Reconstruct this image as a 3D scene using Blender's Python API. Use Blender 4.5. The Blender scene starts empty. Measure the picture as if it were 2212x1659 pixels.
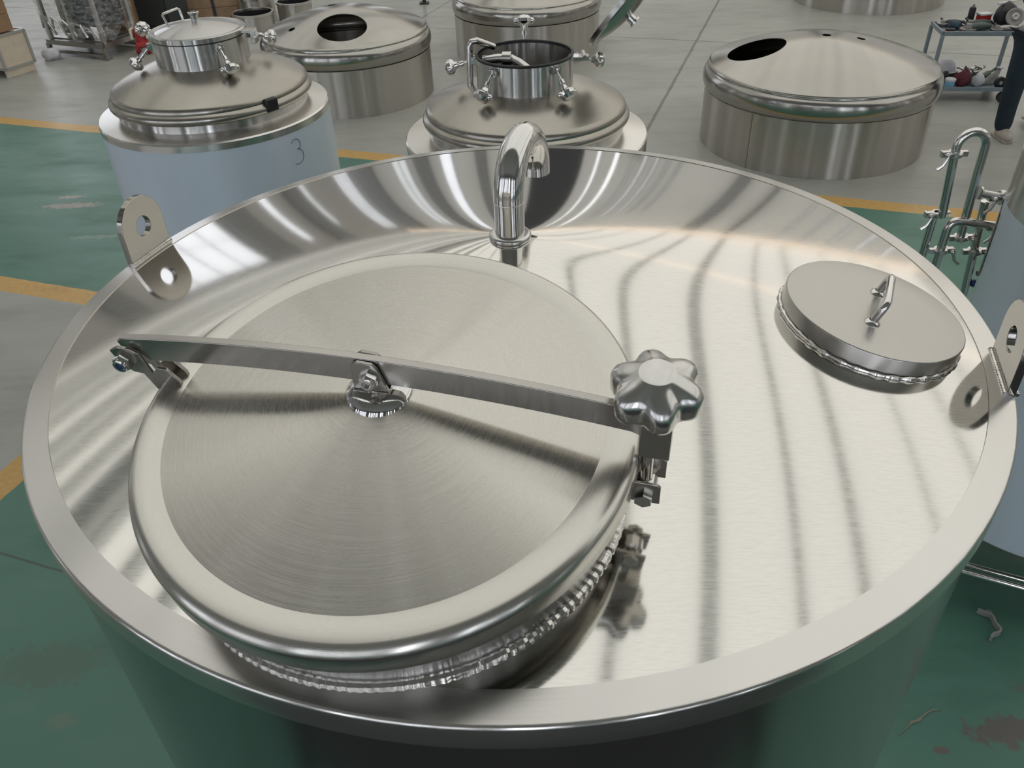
import bpy, bmesh, math, random
from mathutils import Vector, Matrix
random.seed(7)
SC = bpy.context.scene
COL = SC.collection
PI = math.pi

# ---------------------------------------------------------------- camera, world, exposure
CAM_H = 2.8
PITCH, ROLL, FPX = 0.64102365, -0.0415762, 1770.27
F = Vector((0, math.cos(PITCH), -math.sin(PITCH)))
R0 = Vector((1, 0, 0)); U0 = R0.cross(F)
RV = math.cos(ROLL) * R0 + math.sin(ROLL) * U0
UV = -math.sin(ROLL) * R0 + math.cos(ROLL) * U0
cam = bpy.data.cameras.new('camera'); cam_o = bpy.data.objects.new('camera', cam); COL.objects.link(cam_o)
cam.sensor_width = 36; cam.lens = 36 * FPX / 2212; cam.clip_start = 0.02; cam.clip_end = 200
m = Matrix((RV, UV, -F)).transposed().to_4x4(); m.translation = (0, 0, CAM_H)
cam_o.matrix_world = m
SC.camera = cam_o

ROOF_COL, ROOF_STR = (1.0, 0.972, 0.92, 1), 0.79
WIN_COL, WIN_STR = (0.86, 0.90, 1.0, 1), 1.0
w = bpy.data.worlds.new('world'); SC.world = w; w.use_nodes = True
w.node_tree.nodes['Background'].inputs[0].default_value = (0.75, 0.85, 1, 1)
w.node_tree.nodes['Background'].inputs[1].default_value = 0.5
SC.view_settings.view_transform = 'Standard'; SC.view_settings.look = 'None'
SC.view_settings.gamma = 1; SC.view_settings.exposure = 0.0; SC.view_settings.use_curve_mapping = False
SC.cycles.max_bounces = 10; SC.cycles.glossy_bounces = 6; SC.cycles.diffuse_bounces = 4
SC.cycles.sample_clamp_indirect = 4.0
SC.cycles.blur_glossy = 0.3

# ---------------------------------------------------------------- hall axes
HA = math.radians(-19.75)
HU = Vector((math.cos(HA), math.sin(HA), 0)); HV = Vector((-math.sin(HA), math.cos(HA), 0))
def hall(u, v, z=0): return HU * u + HV * v + Vector((0, 0, z))

# ---------------------------------------------------------------- node helpers
class NT:
    def __init__(s, name):
        s.m = bpy.data.materials.new(name); s.m.use_nodes = True
        s.t = s.m.node_tree; s.n = s.t.nodes; s.b = s.n['Principled BSDF']; s.o = s.n['Material Output']
    def link(s, a, b): s.t.links.new(a, b)
    def new(s, t, **k):
        x = s.n.new(t)
        for a, v in k.items(): setattr(x, a, v)
        return x
    def setin(s, sock, v):
        if isinstance(v, bpy.types.NodeSocket): s.link(v, sock)
        else: sock.default_value = v
    def math(s, op, a, b=0.0, c=0.0, clamp=False):
        x = s.new('ShaderNodeMath', operation=op, use_clamp=clamp)
        s.setin(x.inputs[0], a); s.setin(x.inputs[1], b); s.setin(x.inputs[2], c)
        return x.outputs[0]
    def mix(s, f, a, b):
        x = s.new('ShaderNodeMix', data_type='RGBA')
        s.setin(x.inputs[0], f); s.setin(x.inputs[6], a); s.setin(x.inputs[7], b)
        return x.outputs[2]
    def coord(s, which='Object', scale=(1, 1, 1), rot=(0, 0, 0)):
        c = s.new('ShaderNodeTexCoord'); mp = s.new('ShaderNodeMapping')
        mp.inputs['Scale'].default_value = scale; mp.inputs['Rotation'].default_value = rot
        s.link(c.outputs[which], mp.inputs[0]); return mp.outputs[0]
    def noise(s, vec, scale=1.0, detail=3.0, rough=0.5):
        x = s.new('ShaderNodeTexNoise'); x.inputs['Scale'].default_value = scale
        x.inputs['Detail'].default_value = detail; x.inputs['Roughness'].default_value = rough
        if vec is not None: s.link(vec, x.inputs['Vector'])
        return x.outputs['Fac']
    def ramp(s, fac, lo, hi, a=0.0, b=1.0):
        x = s.new('ShaderNodeMapRange'); x.clamp = True
        s.setin(x.inputs[0], fac); x.inputs[1].default_value = lo; x.inputs[2].default_value = hi
        x.inputs[3].default_value = a; x.inputs[4].default_value = b
        return x.outputs[0]
    def bump(s, h, strength=0.1, dist=0.001):
        x = s.new('ShaderNodeBump'); x.inputs['Strength'].default_value = strength; x.inputs['Distance'].default_value = dist
        s.setin(x.inputs['Height'], h); return x.outputs[0]
def c4(c): return (c[0], c[1], c[2], 1)

def plain(name, col, rough=0.5, metal=0.0, spec=0.5, var=0.0, vs=8.0):
    t = NT(name); b = t.b
    b.inputs['Roughness'].default_value = rough; b.inputs['Metallic'].default_value = metal
    b.inputs['Specular IOR Level'].default_value = spec
    if var:
        n = t.noise(t.coord(), vs, 4)
        k = t.ramp(n, .3, .7, 1 - var, 1 + var)
        x = t.new('ShaderNodeVectorMath', operation='SCALE'); x.inputs[0].default_value = col
        t.link(k, x.inputs['Scale']); t.link(x.outputs[0], b.inputs['Base Color'])
    else: b.inputs['Base Color'].default_value = c4(col)
    return t.m

def steel(name, col=(.66, .64, .61), rough=.2, aniso=0.0, tangent=None, arot=0.0, grain=None, gcol=.06, grough=.05,
          gbump=0.0, stain=0.0, sscale=4.0, circ=False):
    t = NT(name); b = t.b
    b.inputs['Metallic'].default_value = 1
    base = None; rsock = None
    if grain:
        if circ:                      # polar brushing: fine in radius, long in angle
            c = t.new('ShaderNodeTexCoord'); sx = t.new('ShaderNodeSeparateXYZ'); t.link(c.outputs['Object'], sx.inputs[0])
            r = t.math('SQRT', t.math('ADD', t.math('MULTIPLY', sx.outputs[0], sx.outputs[0]), t.math('MULTIPLY', sx.outputs[1], sx.outputs[1])))
            an = t.math('ARCTAN2', sx.outputs[1], sx.outputs[0])
            cb = t.new('ShaderNodeCombineXYZ')
            t.link(t.math('MULTIPLY', r, grain[0]), cb.inputs[0]); t.link(t.math('MULTIPLY', an, grain[1]), cb.inputs[1]); t.link(t.math('MULTIPLY', sx.outputs[2], grain[2]), cb.inputs[2])
            vec = cb.outputs[0]
        else:
            vec = t.coord('Object', grain[:3], (0, 0, grain[3] if len(grain) > 3 else 0))
        n = t.noise(vec, 1.0, 3.0, .6)
        k = t.ramp(n, .25, .75, 1 - gcol, 1 + gcol)
        x = t.new('ShaderNodeVectorMath', operation='SCALE'); x.inputs[0].default_value = col; t.link(k, x.inputs['Scale'])
        base = x.outputs[0]
        rsock = t.ramp(n, .25, .75, max(.02, rough - grough), rough + grough)
        if gbump: t.link(t.bump(n, gbump, .0006), b.inputs['Normal'])
    if stain:
        n2 = t.noise(t.coord(), sscale, 4, .6); k2 = t.ramp(n2, .35, .68, 1.0, 1 - stain)
        x = t.new('ShaderNodeVectorMath', operation='SCALE')
        if base is None: x.inputs[0].default_value = col
        else: t.link(base, x.inputs[0])
        t.link(k2, x.inputs['Scale']); base = x.outputs[0]
        if rsock is None: rsock = t.ramp(n2, .3, .7, rough * .8, rough * 1.3)
    if base is None: b.inputs['Base Color'].default_value = c4(col)
    else: t.link(base, b.inputs['Base Color'])
    if rsock is None: b.inputs['Roughness'].default_value = rough
    else: t.link(rsock, b.inputs['Roughness'])
    if aniso:
        b.inputs['Anisotropic'].default_value = aniso; b.inputs['Anisotropic Rotation'].default_value = arot
        if tangent == 'radial':
            g = t.new('ShaderNodeTangent'); g.direction_type = 'RADIAL'; g.axis = 'Z'; t.link(g.outputs[0], b.inputs['Tangent'])
        elif tangent is not None:
            cb = t.new('ShaderNodeCombineXYZ')
            for i in range(3): cb.inputs[i].default_value = tangent[i]
            t.link(cb.outputs[0], b.inputs['Tangent'])
    return t.m

def emit(name, col, strength, base=(.8, .8, .8)):
    t = NT(name); b = t.b
    b.inputs['Base Color'].default_value = c4(base); b.inputs['Roughness'].default_value = .6
    b.inputs['Emission Color'].default_value = col; b.inputs['Emission Strength'].default_value = strength
    return t.m

# ---------------------------------------------------------------- mesh helpers
class MB:
    def __init__(s): s.v = []; s.f = []
    def add(s, vs, fs):
        k = len(s.v); s.v += [tuple(x) for x in vs]; s.f += [tuple(i + k for i in f) for f in fs]; return s
    def revolve(s, prof, n=64, c=(0, 0, 0), closed=False, fr=None):
        """prof: (r, z) from bottom/outside upward or any order; closed joins the last to the first"""
        c = Vector(c); ax = fr or (Vector((1, 0, 0)), Vector((0, 1, 0)), Vector((0, 0, 1)))
        rows = []; vs = []
        for r, z in prof:
            if abs(r) < 1e-7:
                rows.append([len(vs)]); vs.append(c + ax[2] * z)
            else:
                row = []
                for i in range(n):
                    a = 2 * PI * i / n; row.append(len(vs)); vs.append(c + ax[0] * (r * math.cos(a)) + ax[1] * (r * math.sin(a)) + ax[2] * z)
                rows.append(row)
        fs = []; m = len(rows)
        for j in range(m if closed else m - 1):
            A, B = rows[j], rows[(j + 1) % m]
            for i in range(n):
                i2 = (i + 1) % n
                if len(A) == 1 and len(B) == 1: continue
                if len(A) == 1: fs.append((A[0], B[i2], B[i]))
                elif len(B) == 1: fs.append((A[i], A[i2], B[0]))
                else: fs.append((A[i], A[i2], B[i2], B[i]))
        return s.add(vs, fs)
    def tube(s, pts, r, n=12, closed=False, caps=True, flat=1.0, up=None):
        pts = [Vector(p) for p in pts]; k = len(pts)
        rad = r if isinstance(r, (list, tuple)) else [r] * k
        T = []
        for i in range(k):
            a = pts[i - 1] if (i > 0 or closed) else pts[i]; b = pts[(i + 1) % k] if (i < k - 1 or closed) else pts[i]
            T.append((b - a).normalized())
        ref = Vector(up) if up else (Vector((0, 0, 1)) if abs(T[0].z) < .9 else Vector((1, 0, 0)))
        N = (ref - T[0] * ref.dot(T[0])).normalized(); vs = []
        for i in range(k):
            N = (N - T[i] * N.dot(T[i])).normalized() if up is None else (ref - T[i] * ref.dot(T[i])).normalized()
            B = T[i].cross(N)
            for j in range(n):
                a = 2 * PI * j / n
                vs.append(pts[i] + N * (math.cos(a) * rad[i]) + B * (math.sin(a) * rad[i] * flat))
        fs = []
        for i in range(k if closed else k - 1):
            i2 = (i + 1) % k
            for j in range(n):
                j2 = (j + 1) % n; fs.append((i * n + j, i * n + j2, i2 * n + j2, i2 * n + j))
        if caps and not closed:
            fs.append(tuple(range(n - 1, -1, -1))); fs.append(tuple((k - 1) * n + j for j in range(n)))
        return s.add(vs, fs)
    def box(s, c, d, rz=0.0, ax=None):
        c = Vector(c); ca, sa = math.cos(rz), math.sin(rz)
        ax = ax or (Vector((ca, sa, 0)), Vector((-sa, ca, 0)), Vector((0, 0, 1)))
        vs = [c + ax[0] * (x * d[0] / 2) + ax[1] * (y * d[1] / 2) + ax[2] * (z * d[2] / 2) for z in (-1, 1) for y in (-1, 1) for x in (-1, 1)]
        return s.add(vs, [(0, 2, 3, 1), (4, 5, 7, 6), (0, 1, 5, 4), (2, 6, 7, 3), (0, 4, 6, 2), (1, 3, 7, 5)])
    def prism(s, poly, o, a, b, d0, d1):
        """polygon in the (a,b) plane at o, from depth d0 to d1 along a x b"""
        o, a, b = Vector(o), Vector(a), Vector(b); nrm = a.cross(b).normalized(); k = len(poly)
        vs = [o + a * x + b * y + nrm * d for d in (d0, d1) for x, y in poly]
        fs = [tuple(range(k - 1, -1, -1)), tuple(range(k, 2 * k))] + [(i, (i + 1) % k, k + (i + 1) % k, k + i) for i in range(k)]
        return s.add(vs, fs)
    def holed(s, outer, inner, o, a, b, d0, d1):
        """plate: matching loops outer/inner with equal counts"""
        o, a, b = Vector(o), Vector(a), Vector(b); nrm = a.cross(b).normalized(); k = len(outer)
        vs = [o + a * x + b * y + nrm * d for d in (d0, d1) for L in (outer, inner) for x, y in L]
        fs = []
        for i in range(k):
            j = (i + 1) % k
            fs += [(i, k + i, k + j, j), (2 * k + i, 2 * k + j, 3 * k + j, 3 * k + i), (i, j, 2 * k + j, 2 * k + i), (k + i, 3 * k + i, 3 * k + j, k + j)]
        return s.add(vs, fs)
    def ball(s, c, r, n=16, m=10, sc=(1, 1, 1), ax=None):
        c = Vector(c); ax = ax or (Vector((1, 0, 0)), Vector((0, 1, 0)), Vector((0, 0, 1))); vs = []; fs = []
        vs.append(c - ax[2] * r * sc[2])
        for i in range(1, m):
            t = -PI / 2 + PI * i / m
            for j in range(n):
                a = 2 * PI * j / n
                vs.append(c + ax[0] * (r * sc[0] * math.cos(t) * math.cos(a)) + ax[1] * (r * sc[1] * math.cos(t) * math.sin(a)) + ax[2] * (r * sc[2] * math.sin(t)))
        vs.append(c + ax[2] * r * sc[2]); top = len(vs) - 1
        for j in range(n):
            j2 = (j + 1) % n; fs.append((0, 1 + j2, 1 + j)); fs.append((top, 1 + (m - 2) * n + j, 1 + (m - 2) * n + j2))
        for i in range(m - 2):
            for j in range(n):
                j2 = (j + 1) % n; fs.append((1 + i * n + j, 1 + i * n + j2, 1 + (i + 1) * n + j2, 1 + (i + 1) * n + j))
        return s.add(vs, fs)
    def cyl(s, p0, p1, r, n=16): return s.tube([p0, p1], r, n)
    def hexnut(s, p0, p1, r, hole=None):
        p0, p1 = Vector(p0), Vector(p1); z = (p1 - p0); h = z.length; z.normalize()
        x = Vector((0, 0, 1)) if abs(z.z) < .9 else Vector((1, 0, 0)); x = (x - z * x.dot(z)).normalized(); y = z.cross(x)
        P = [(r * math.cos(PI / 3 * i), r * math.sin(PI / 3 * i)) for i in range(6)]
        q = [(u * .93, v * .93) for u, v in P]
        vs = [p0 + x * u + y * v for u, v in P] + [p0 + z * h * .85 + x * u + y * v for u, v in P] + [p1 + x * u + y * v for u, v in q]
        fs = [tuple(range(5, -1, -1)), tuple(range(12, 18))]
        for L in (0, 6): fs += [(L + i, L + (i + 1) % 6, L + 6 + (i + 1) % 6, L + 6 + i) for i in range(6)]
        s.add(vs, fs)
        return s
    def build(s, name, mat, parent=None, M=None, bevel=0.0, sharp=35, seg=2):
        me = bpy.data.meshes.new(name); me.from_pydata([tuple(v) for v in s.v], [], s.f); me.validate(); me.update()
        me.polygons.foreach_set('use_smooth', [True] * len(me.polygons))
        try: me.set_sharp_from_angle(angle=math.radians(sharp))
        except Exception: pass
        me.materials.append(mat)
        o = bpy.data.objects.new(name, me); COL.objects.link(o)
        if parent is not None: o.parent = parent
        if M is not None: o.matrix_basis = M
        if bevel:
            b = o.modifiers.new('bevel', 'BEVEL'); b.width = bevel; b.segments = seg; b.limit_method = 'ANGLE'; b.angle_limit = math.radians(40)
        return o

def arc(c, a, b, r, t0, t1, n):
    c, a, b = Vector(c), Vector(a), Vector(b)
    return [c + a * (r * math.cos(t0 + (t1 - t0) * i / n)) + b * (r * math.sin(t0 + (t1 - t0) * i / n)) for i in range(n + 1)]
def prof_arc(cr, cz, r, t0, t1, n):
    return [(cr + r * math.cos(math.radians(t0 + (t1 - t0) * i / n)), cz + r * math.sin(math.radians(t0 + (t1 - t0) * i / n))) for i in range(n + 1)]
def frame(o, x, y, z, base=(0, 0, 0)):
    M = Matrix((Vector(x), Vector(y), Vector(z))).transposed().to_4x4(); M.translation = Vector(o) - Vector(base); return M
def tag(o, label=None, cat=None, group=None, kind=None):
    if label: o['label'] = label
    if cat: o['category'] = cat
    if group: o['group'] = group
    if kind: o['kind'] = kind
    return o
def thing(name, loc, label, cat, group=None, rz=0.0):
    o = bpy.data.objects.new(name, None); o.empty_display_size = .1; COL.objects.link(o); o.location = loc; o.rotation_euler = (0, 0, rz)
    return tag(o, label, cat, group)
def copy_tree(o, parent=None, loc=None, rz=None, label=None):
    c = o.copy(); COL.objects.link(c)
    if parent is not None: c.parent = parent
    if loc is not None: c.location = loc
    if rz is not None: c.rotation_euler = (0, 0, rz)
    if label: c['label'] = label
    for ch in list(o.children): copy_tree(ch, c)
    return c
def cut(o, cutters):
    """subtract cutter MBs from o's mesh for good"""
    tmp = []
    for mb in cutters:
        c = mb.build('cutter', o.data.materials[0]); c.parent = o.parent; tmp.append(c)
        b = o.modifiers.new('cut', 'BOOLEAN'); b.operation = 'DIFFERENCE'; b.object = c; b.solver = 'EXACT'
    dg = bpy.context.evaluated_depsgraph_get(); dg.update()
    me = bpy.data.meshes.new_from_object(o.evaluated_get(dg))
    old = o.data; nm = old.name; o.modifiers.clear(); o.data = me; bpy.data.meshes.remove(old); me.name = nm
    try: me.set_sharp_from_angle(angle=math.radians(35))
    except Exception: pass
    for c in tmp:
        d = c.data; bpy.data.objects.remove(c); bpy.data.meshes.remove(d)

# ---------------------------------------------------------------- materials
UDIR = tuple(HU); VDIR = tuple(HV)
M_SHEET = steel('brushed_sheet', (.72, .70, .66), .085, .35, UDIR, 0.25, (70, 520, 70, -HA), .055, .025, .008)
M_BAND = steel('brushed_band', (.72, .70, .67), .23, .6, 'radial', 0.25, (500, 1.2, 60), .014, .02, circ=True)
M_SHELL = steel('polished_shell', (.52, .515, .50), .15, .8, 'radial', 0.25)
M_LID = steel('spun_lid', (.625, .60, .55), .27, 1.0, 'radial', 0.25, (620, 1.6, 20), .05, .04, 0, circ=True)
M_LIDRING = steel('lid_ring', (.62, .60, .555), .26, .6, 'radial', 0.25, (500, 1.6, 20), .03, .03, circ=True)
M_POLISH = steel('mirror_steel', (.72, .71, .70), .07)
M_SATIN = steel('satin_plate', (.46, .44, .41), .24, 0, None, 0, (9, 160, 160), .015, .02)
M_LUG = steel('lug_plate', (.40, .385, .355), .13)
M_HATCH = steel('matte_hatch', (.50, .485, .455), .30, 0, None, 0, (60, 400, 60), .02, .02)
M_PLATE = steel('dark_satin_plate', (.40, .38, .35), .22)
M_CAST = steel('satin_casting', (.66, .65, .63), .22, stain=.08, sscale=40)
M_WELD = steel('weld_bead', (.72, .70, .67), .18, stain=.25, sscale=220)
M_MILL = steel('mill_dome', (.42, .405, .375), .19)
M_MILL2 = steel('dull_fermenter_dome', (.42, .395, .35), .27, stain=.10, sscale=1.6)
M_SKIRT = steel('mill_skirt', (.50, .475, .435), .30, 1.0, 'radial', 0.25)
M_BEAD = steel('rolled_bead', (.68, .66, .62), .20)
M_BRIGHT = steel('bright_collar', (.60, .59, .57), .24, 1.0, 'radial', 0.25)
M_TUBE = steel('tube_steel', (.70, .69, .67), .12)
M_DKSTEEL = steel('dull_steel', (.40, .39, .37), .35, stain=.2, sscale=6)
M_BLACK = plain('black_rubber', (.012, .012, .013), .45)
M_DARK = plain('charcoal_paint', (.03, .035, .035), .5, var=.15)
M_BLUEPLUG = plain('blue_plastic', (.01, .03, .13), .4)
def film_mat(name, col):
    t = NT(name); b = t.b
    n = t.noise(t.coord('Object', (1.5, 1.5, .5)), 2.0, 4, .6)
    t.link(t.mix(t.ramp(n, .35, .7), c4(col), c4([x * 1.12 for x in col])), b.inputs['Base Color'])
    b.inputs['Roughness'].default_value = .38; b.inputs['Metallic'].default_value = .0
    b.inputs['Coat Weight'].default_value = .2; b.inputs['Coat Roughness'].default_value = .12
    n2 = t.noise(t.coord('Object', (5, 5, 1.2)), 3.0, 3)
    t.link(t.bump(n2, .12, .004), b.inputs['Normal'])
    return t.m
M_FILM = film_mat('blue_protective_film', (.57, .645, .715))

def floor_mat():
    t = NT('epoxy_floor'); b = t.b
    g = t.new('ShaderNodeNewGeometry'); sx = t.new('ShaderNodeSeparateXYZ'); t.link(g.outputs['Position'], sx.inputs[0])
    X, Y = sx.outputs[0], sx.outputs[1]
    cu = t.math('ADD', t.math('MULTIPLY', X, HU.x), t.math('MULTIPLY', Y, HU.y))
    cv = t.math('ADD', t.math('MULTIPLY', X, HV.x), t.math('MULTIPLY', Y, HV.y))
    pos = g.outputs['Position']
    def mp(scale, rot=-HA):
        x = t.new('ShaderNodeMapping'); x.inputs['Scale'].default_value = scale; x.inputs['Rotation'].default_value = (0, 0, rot); t.link(pos, x.inputs[0]); return x.outputs[0]
    wob = t.math('MULTIPLY', t.math('SUBTRACT', t.noise(mp((1, 1, 1)), 9, 3), .5), .018)
    u = t.math('ADD', cu, wob); v = t.math('ADD', cv, wob)
    lt = lambda a, k: t.math('LESS_THAN', a, k)
    gt = lambda a, k: t.math('GREATER_THAN', a, k)
    AND = lambda a, b_: t.math('MULTIPLY', a, b_)
    OR = lambda a, b_: t.math('MAXIMUM', a, b_)
    ab = lambda a, k: t.math('ABSOLUTE', t.math('SUBTRACT', a, k))
    grayrect = AND(lt(u, -3.49), lt(v, 3.68))
    green = AND(lt(v, 6.52), t.math('SUBTRACT', 1.0, grayrect))
    line = OR(lt(ab(v, 6.52), .085), OR(AND(lt(ab(v, 3.68), .085), lt(u, -3.41)), AND(lt(ab(u, -3.49), .085), lt(v, 3.76))))
    n1 = t.noise(mp((.5, .8, 1)), 1.1, 5, .6); n2 = t.noise(mp((.9, 2.4, 1), -HA + .35), 1.5, 6, .62); n3 = t.noise(mp((1, 1, 1)), 26, 3, .6)
    gcol = t.mix(t.ramp(n1, .3, .7), (.31, .315, .288, 1), (.37, .375, .345, 1))
    gcol = t.mix(t.ramp(n2, .5, .72, 0, .55), gcol, (.235, .235, .21, 1))
    gcol = t.mix(t.ramp(n2, .44, .26, 0, .45), gcol, (.43, .44, .41, 1))
    grn = t.mix(t.ramp(n1, .3, .7), (.066, .175, .132, 1), (.084, .205, .158, 1))
    grn = t.mix(t.ramp(n2, .52, .74, 0, .55), grn, (.036, .098, .075, 1))
    grn = t.mix(t.ramp(n2, .42, .25, 0, .38), grn, (.13, .25, .20, 1))
    grn = t.mix(t.ramp(n3, .68, .78, 0, .2), grn, (.2, .25, .21, 1))
    yel = t.mix(t.ramp(n3, .35, .7), (.50, .30, .085, 1), (.58, .36, .11, 1))
    yel = t.mix(t.ramp(n2, .56, .75, 0, .6), yel, (.33, .21, .08, 1))
    col = t.mix(green, gcol, grn)
    # worn spots with their own shape
    for (wx, wy, rx, ry, cc) in ((1.74, 1.56, .16, .055, (.12, .10, .09, 1)), (1.45, 1.50, .03, .012, (.14, .11, .09, 1)), (-3.65, 6.52, .22, .05, (.30, .27, .24, 1)), (-3.72, 6.70, .10, .03, (.30, .27, .24, 1)), (-3.1, 5.9, .3, .03, (.16, .25, .2, 1)), (1.95, 1.72, .12, .03, (.10, .13, .10, 1)), (-1.74, 1.75, .05, .03, (.12, .19, .14, 1)), (-1.9, 2.0, .2, .1, (.085, .16, .12, 1))):
        dx = t.math('DIVIDE', t.math('SUBTRACT', X, wx), rx); dy = t.math('DIVIDE', t.math('SUBTRACT', Y, wy), ry)
        dd = t.math('ADD', t.math('SQRT', t.math('ADD', t.math('MULTIPLY', dx, dx), t.math('MULTIPLY', dy, dy))), t.math('MULTIPLY', t.math('SUBTRACT', n3, .5), 2.4))
        col = t.mix(t.ramp(dd, 1.15, .85, 0, .9), col, cc)
    col = t.mix(line, col, yel)
    w2 = t.math('MULTIPLY', t.math('SUBTRACT', t.noise(mp((1, 1, 1)), 3, 3), .5), .02)
    ju = t.math('ADD', cu, w2); jv = t.math('ADD', cv, w2)
    joints = OR(AND(lt(ab(ju, -1.30), .016), gt(v, 6.65)), OR(lt(ab(jv, 11.05), .016), OR(lt(ab(jv, 1.655), .006), AND(lt(ab(ju, 3.2), .012), gt(v, 6.65)))))
    joints = OR(joints, AND(lt(ab(ju, -5.3), .012), gt(v, 6.65)))
    col = t.mix(t.math('MULTIPLY', joints, .65), col, (.05, .05, .042, 1))
    t.link(col, b.inputs['Base Color'])
    t.link(t.ramp(n2, .3, .7, .30, .46), b.inputs['Roughness'])
    b.inputs['Specular IOR Level'].default_value = .5
    t.link(t.bump(t.math('SUBTRACT', n3, t.math('MULTIPLY', joints, 2.0)), .04, .002), b.inputs['Normal'])
    return t.m
M_FLOOR = floor_mat()
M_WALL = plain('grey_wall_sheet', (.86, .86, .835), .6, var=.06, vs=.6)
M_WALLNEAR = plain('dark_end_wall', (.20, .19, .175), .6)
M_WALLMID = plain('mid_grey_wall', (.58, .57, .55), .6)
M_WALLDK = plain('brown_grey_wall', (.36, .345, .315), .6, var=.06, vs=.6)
M_ROOF = emit('translucent_roof_sheet', ROOF_COL, ROOF_STR)
M_LAP = emit('roof_sheet_lap', ROOF_COL, ROOF_STR * .24)
M_PURLIN = plain('painted_purlin', (.72, .73, .72), .5)
M_ORANGE = plain('orange_beam_paint', (.85, .42, .18), .45)
M_EAVE = emit('sunlit_gap', (1, .72, .48, 1), 1.5)
M_MIDPANE = emit('open_shutter_daylight', (.95, .98, 1, 1), 1.3)
M_NEARPANE = emit('bright_daylit_pane', WIN_COL, 13.0)
M_DIMPANE = emit('dim_daylit_pane', (.86, .92, 1, 1), .62)
M_PANE = emit('daylit_pane', WIN_COL, WIN_STR)
M_FRAME = plain('window_frame', (.5, .5, .5), .5)
M_CARD = plain('cardboard', (.30, .19, .11), .8, var=.10, vs=9)
M_CARD2 = plain('dark_cardboard', (.20, .125, .075), .8, var=.12, vs=7)
M_PLY = plain('pale_plywood', (.62, .54, .42), .7, var=.06, vs=12)
M_WOOD = plain('raw_timber', (.34, .23, .14), .75, var=.14, vs=11)
M_EDGE = steel('galvanised_edge', (.55, .55, .55), .35)
M_CREAM = plain('cream_plate', (.70, .64, .52), .55)
M_RED = plain('red_paint', (.33, .012, .02), .4)
M_WHITEP = plain('white_plastic', (.62, .62, .66), .45, var=.06, vs=20)
M_NAVY = plain('navy_trousers', (.010, .022, .034), .85, var=.18, vs=14)
M_SKIN = plain('skin', (.46, .27, .18), .55)
M_SHOE = plain('tan_shoe', (.40, .36, .31), .7, var=.1, vs=30)
M_HAIR = plain('black_hair', (.012, .01, .009), .5)
M_CART = plain('grey_blue_cart_paint', (.20, .25, .28), .45, var=.1, vs=20)
def wrap_mat():
    t = NT('stretch_wrap'); b = t.b
    b.inputs['Base Color'].default_value = (.75, .77, .78, 1); b.inputs['Roughness'].default_value = .12
    b.inputs['Specular IOR Level'].default_value = .8
    n = t.noise(t.coord('Object', (2, 2, 5)), 5, 5, .7)
    t.link(t.ramp(n, .42, .72, .06, .5), b.inputs['Alpha'])
    t.link(t.bump(n, .6, .03), b.inputs['Normal'])
    return t.m
M_WRAP = wrap_mat()

# ---------------------------------------------------------------- structure
def struct(o): o['kind'] = 'structure'; return o
fl = MB(); fl.box((0, 8, -.05), (60, 60, .1)); struct(fl.build('floor', M_FLOOR))
U0_, U1_, V0_, V1_, HZ = -17.0, 20.0, -9.0, 27.0, 9.0
def hall_box(u0, u1, v0, v1, z0, z1):
    mb = MB(); c = hall((u0 + u1) / 2, (v0 + v1) / 2, (z0 + z1) / 2); mb.box(c, (u1 - u0, v1 - v0, z1 - z0), HA); return mb
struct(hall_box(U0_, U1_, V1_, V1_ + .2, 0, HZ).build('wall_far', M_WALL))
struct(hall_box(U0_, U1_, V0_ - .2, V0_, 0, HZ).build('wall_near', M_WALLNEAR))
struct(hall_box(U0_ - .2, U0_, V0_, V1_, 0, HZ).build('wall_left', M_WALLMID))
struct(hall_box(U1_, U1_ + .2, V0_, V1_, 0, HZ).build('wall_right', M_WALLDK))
SKY_V = 0.6          # the skylit roof begins here; behind it the roof is opaque
ceil = struct(hall_box(U0_, U1_, SKY_V, V1_, HZ, HZ + .1).build('ceiling', M_ROOF))
struct(hall_box(U0_, U1_, V0_, SKY_V, HZ - .1, HZ).build('opaque_bay', M_WALLDK, ceil))
for k in range(-17, 18):
    u = 1.4 + 1.05 * k + .12 * math.sin(k * 2.3)
    if not U0_ + .3 < u < U1_ - .3: continue
    wide = {0: .22, -10: .75, 6: .3, -4: .2}.get(k, (.13 if k < -6 else .09) + .03 * ((k * 7) % 3))
    if k in (-10, 6) or k < -6: mb = MB(); mb.box(hall(u, (V0_ + V1_) / 2, HZ - .2), (wide, V1_ - V0_, .36), HA); struct(mb.build('purlin', M_PURLIN, ceil))
    else: mb = MB(); mb.box(hall(u, (SKY_V + V1_) / 2, HZ - .012), (wide, V1_ - SKY_V, .02), HA); struct(mb.build('roof_lap', M_LAP, ceil))   # doubled roof sheet lets half the light through
tb = hall_box(U0_, U1_, V1_ - .12, V1_ - .02, 8.55, 8.68); struct(tb.build('trim_1', M_EAVE))   # daylit gap under the eave
tb = hall_box(-6, U1_, 15.9, 16.0, HZ - .03, HZ - .01); struct(tb.build('trim_2', M_EAVE))          # sunlit sheet joint in the roof
pl_ = MB(); pl_.box((0, -.62, 1.15), (2.4, 1.5, .05))
for x in (-1.1, 1.1):
    for y in (-1.25, .0): pl_.cyl((x, y, 0), (x, y, 1.13), .04)
struct(pl_.build('trim_3', plain('added_platform_plate', (.022, .023, .023), .6)))   # unseen platform, added dark to blacken the tank's lower reflections
M_COL = plain('dark_column_paint', (.30, .305, .305), .5)
TN = 4
struct(hall_box(-8.45, -6.35, V1_ - .04, V1_ + .0, 0, 8.9).build('door_1', plain('dark_open_doorway', (.06, .065, .07), .6)))
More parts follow.
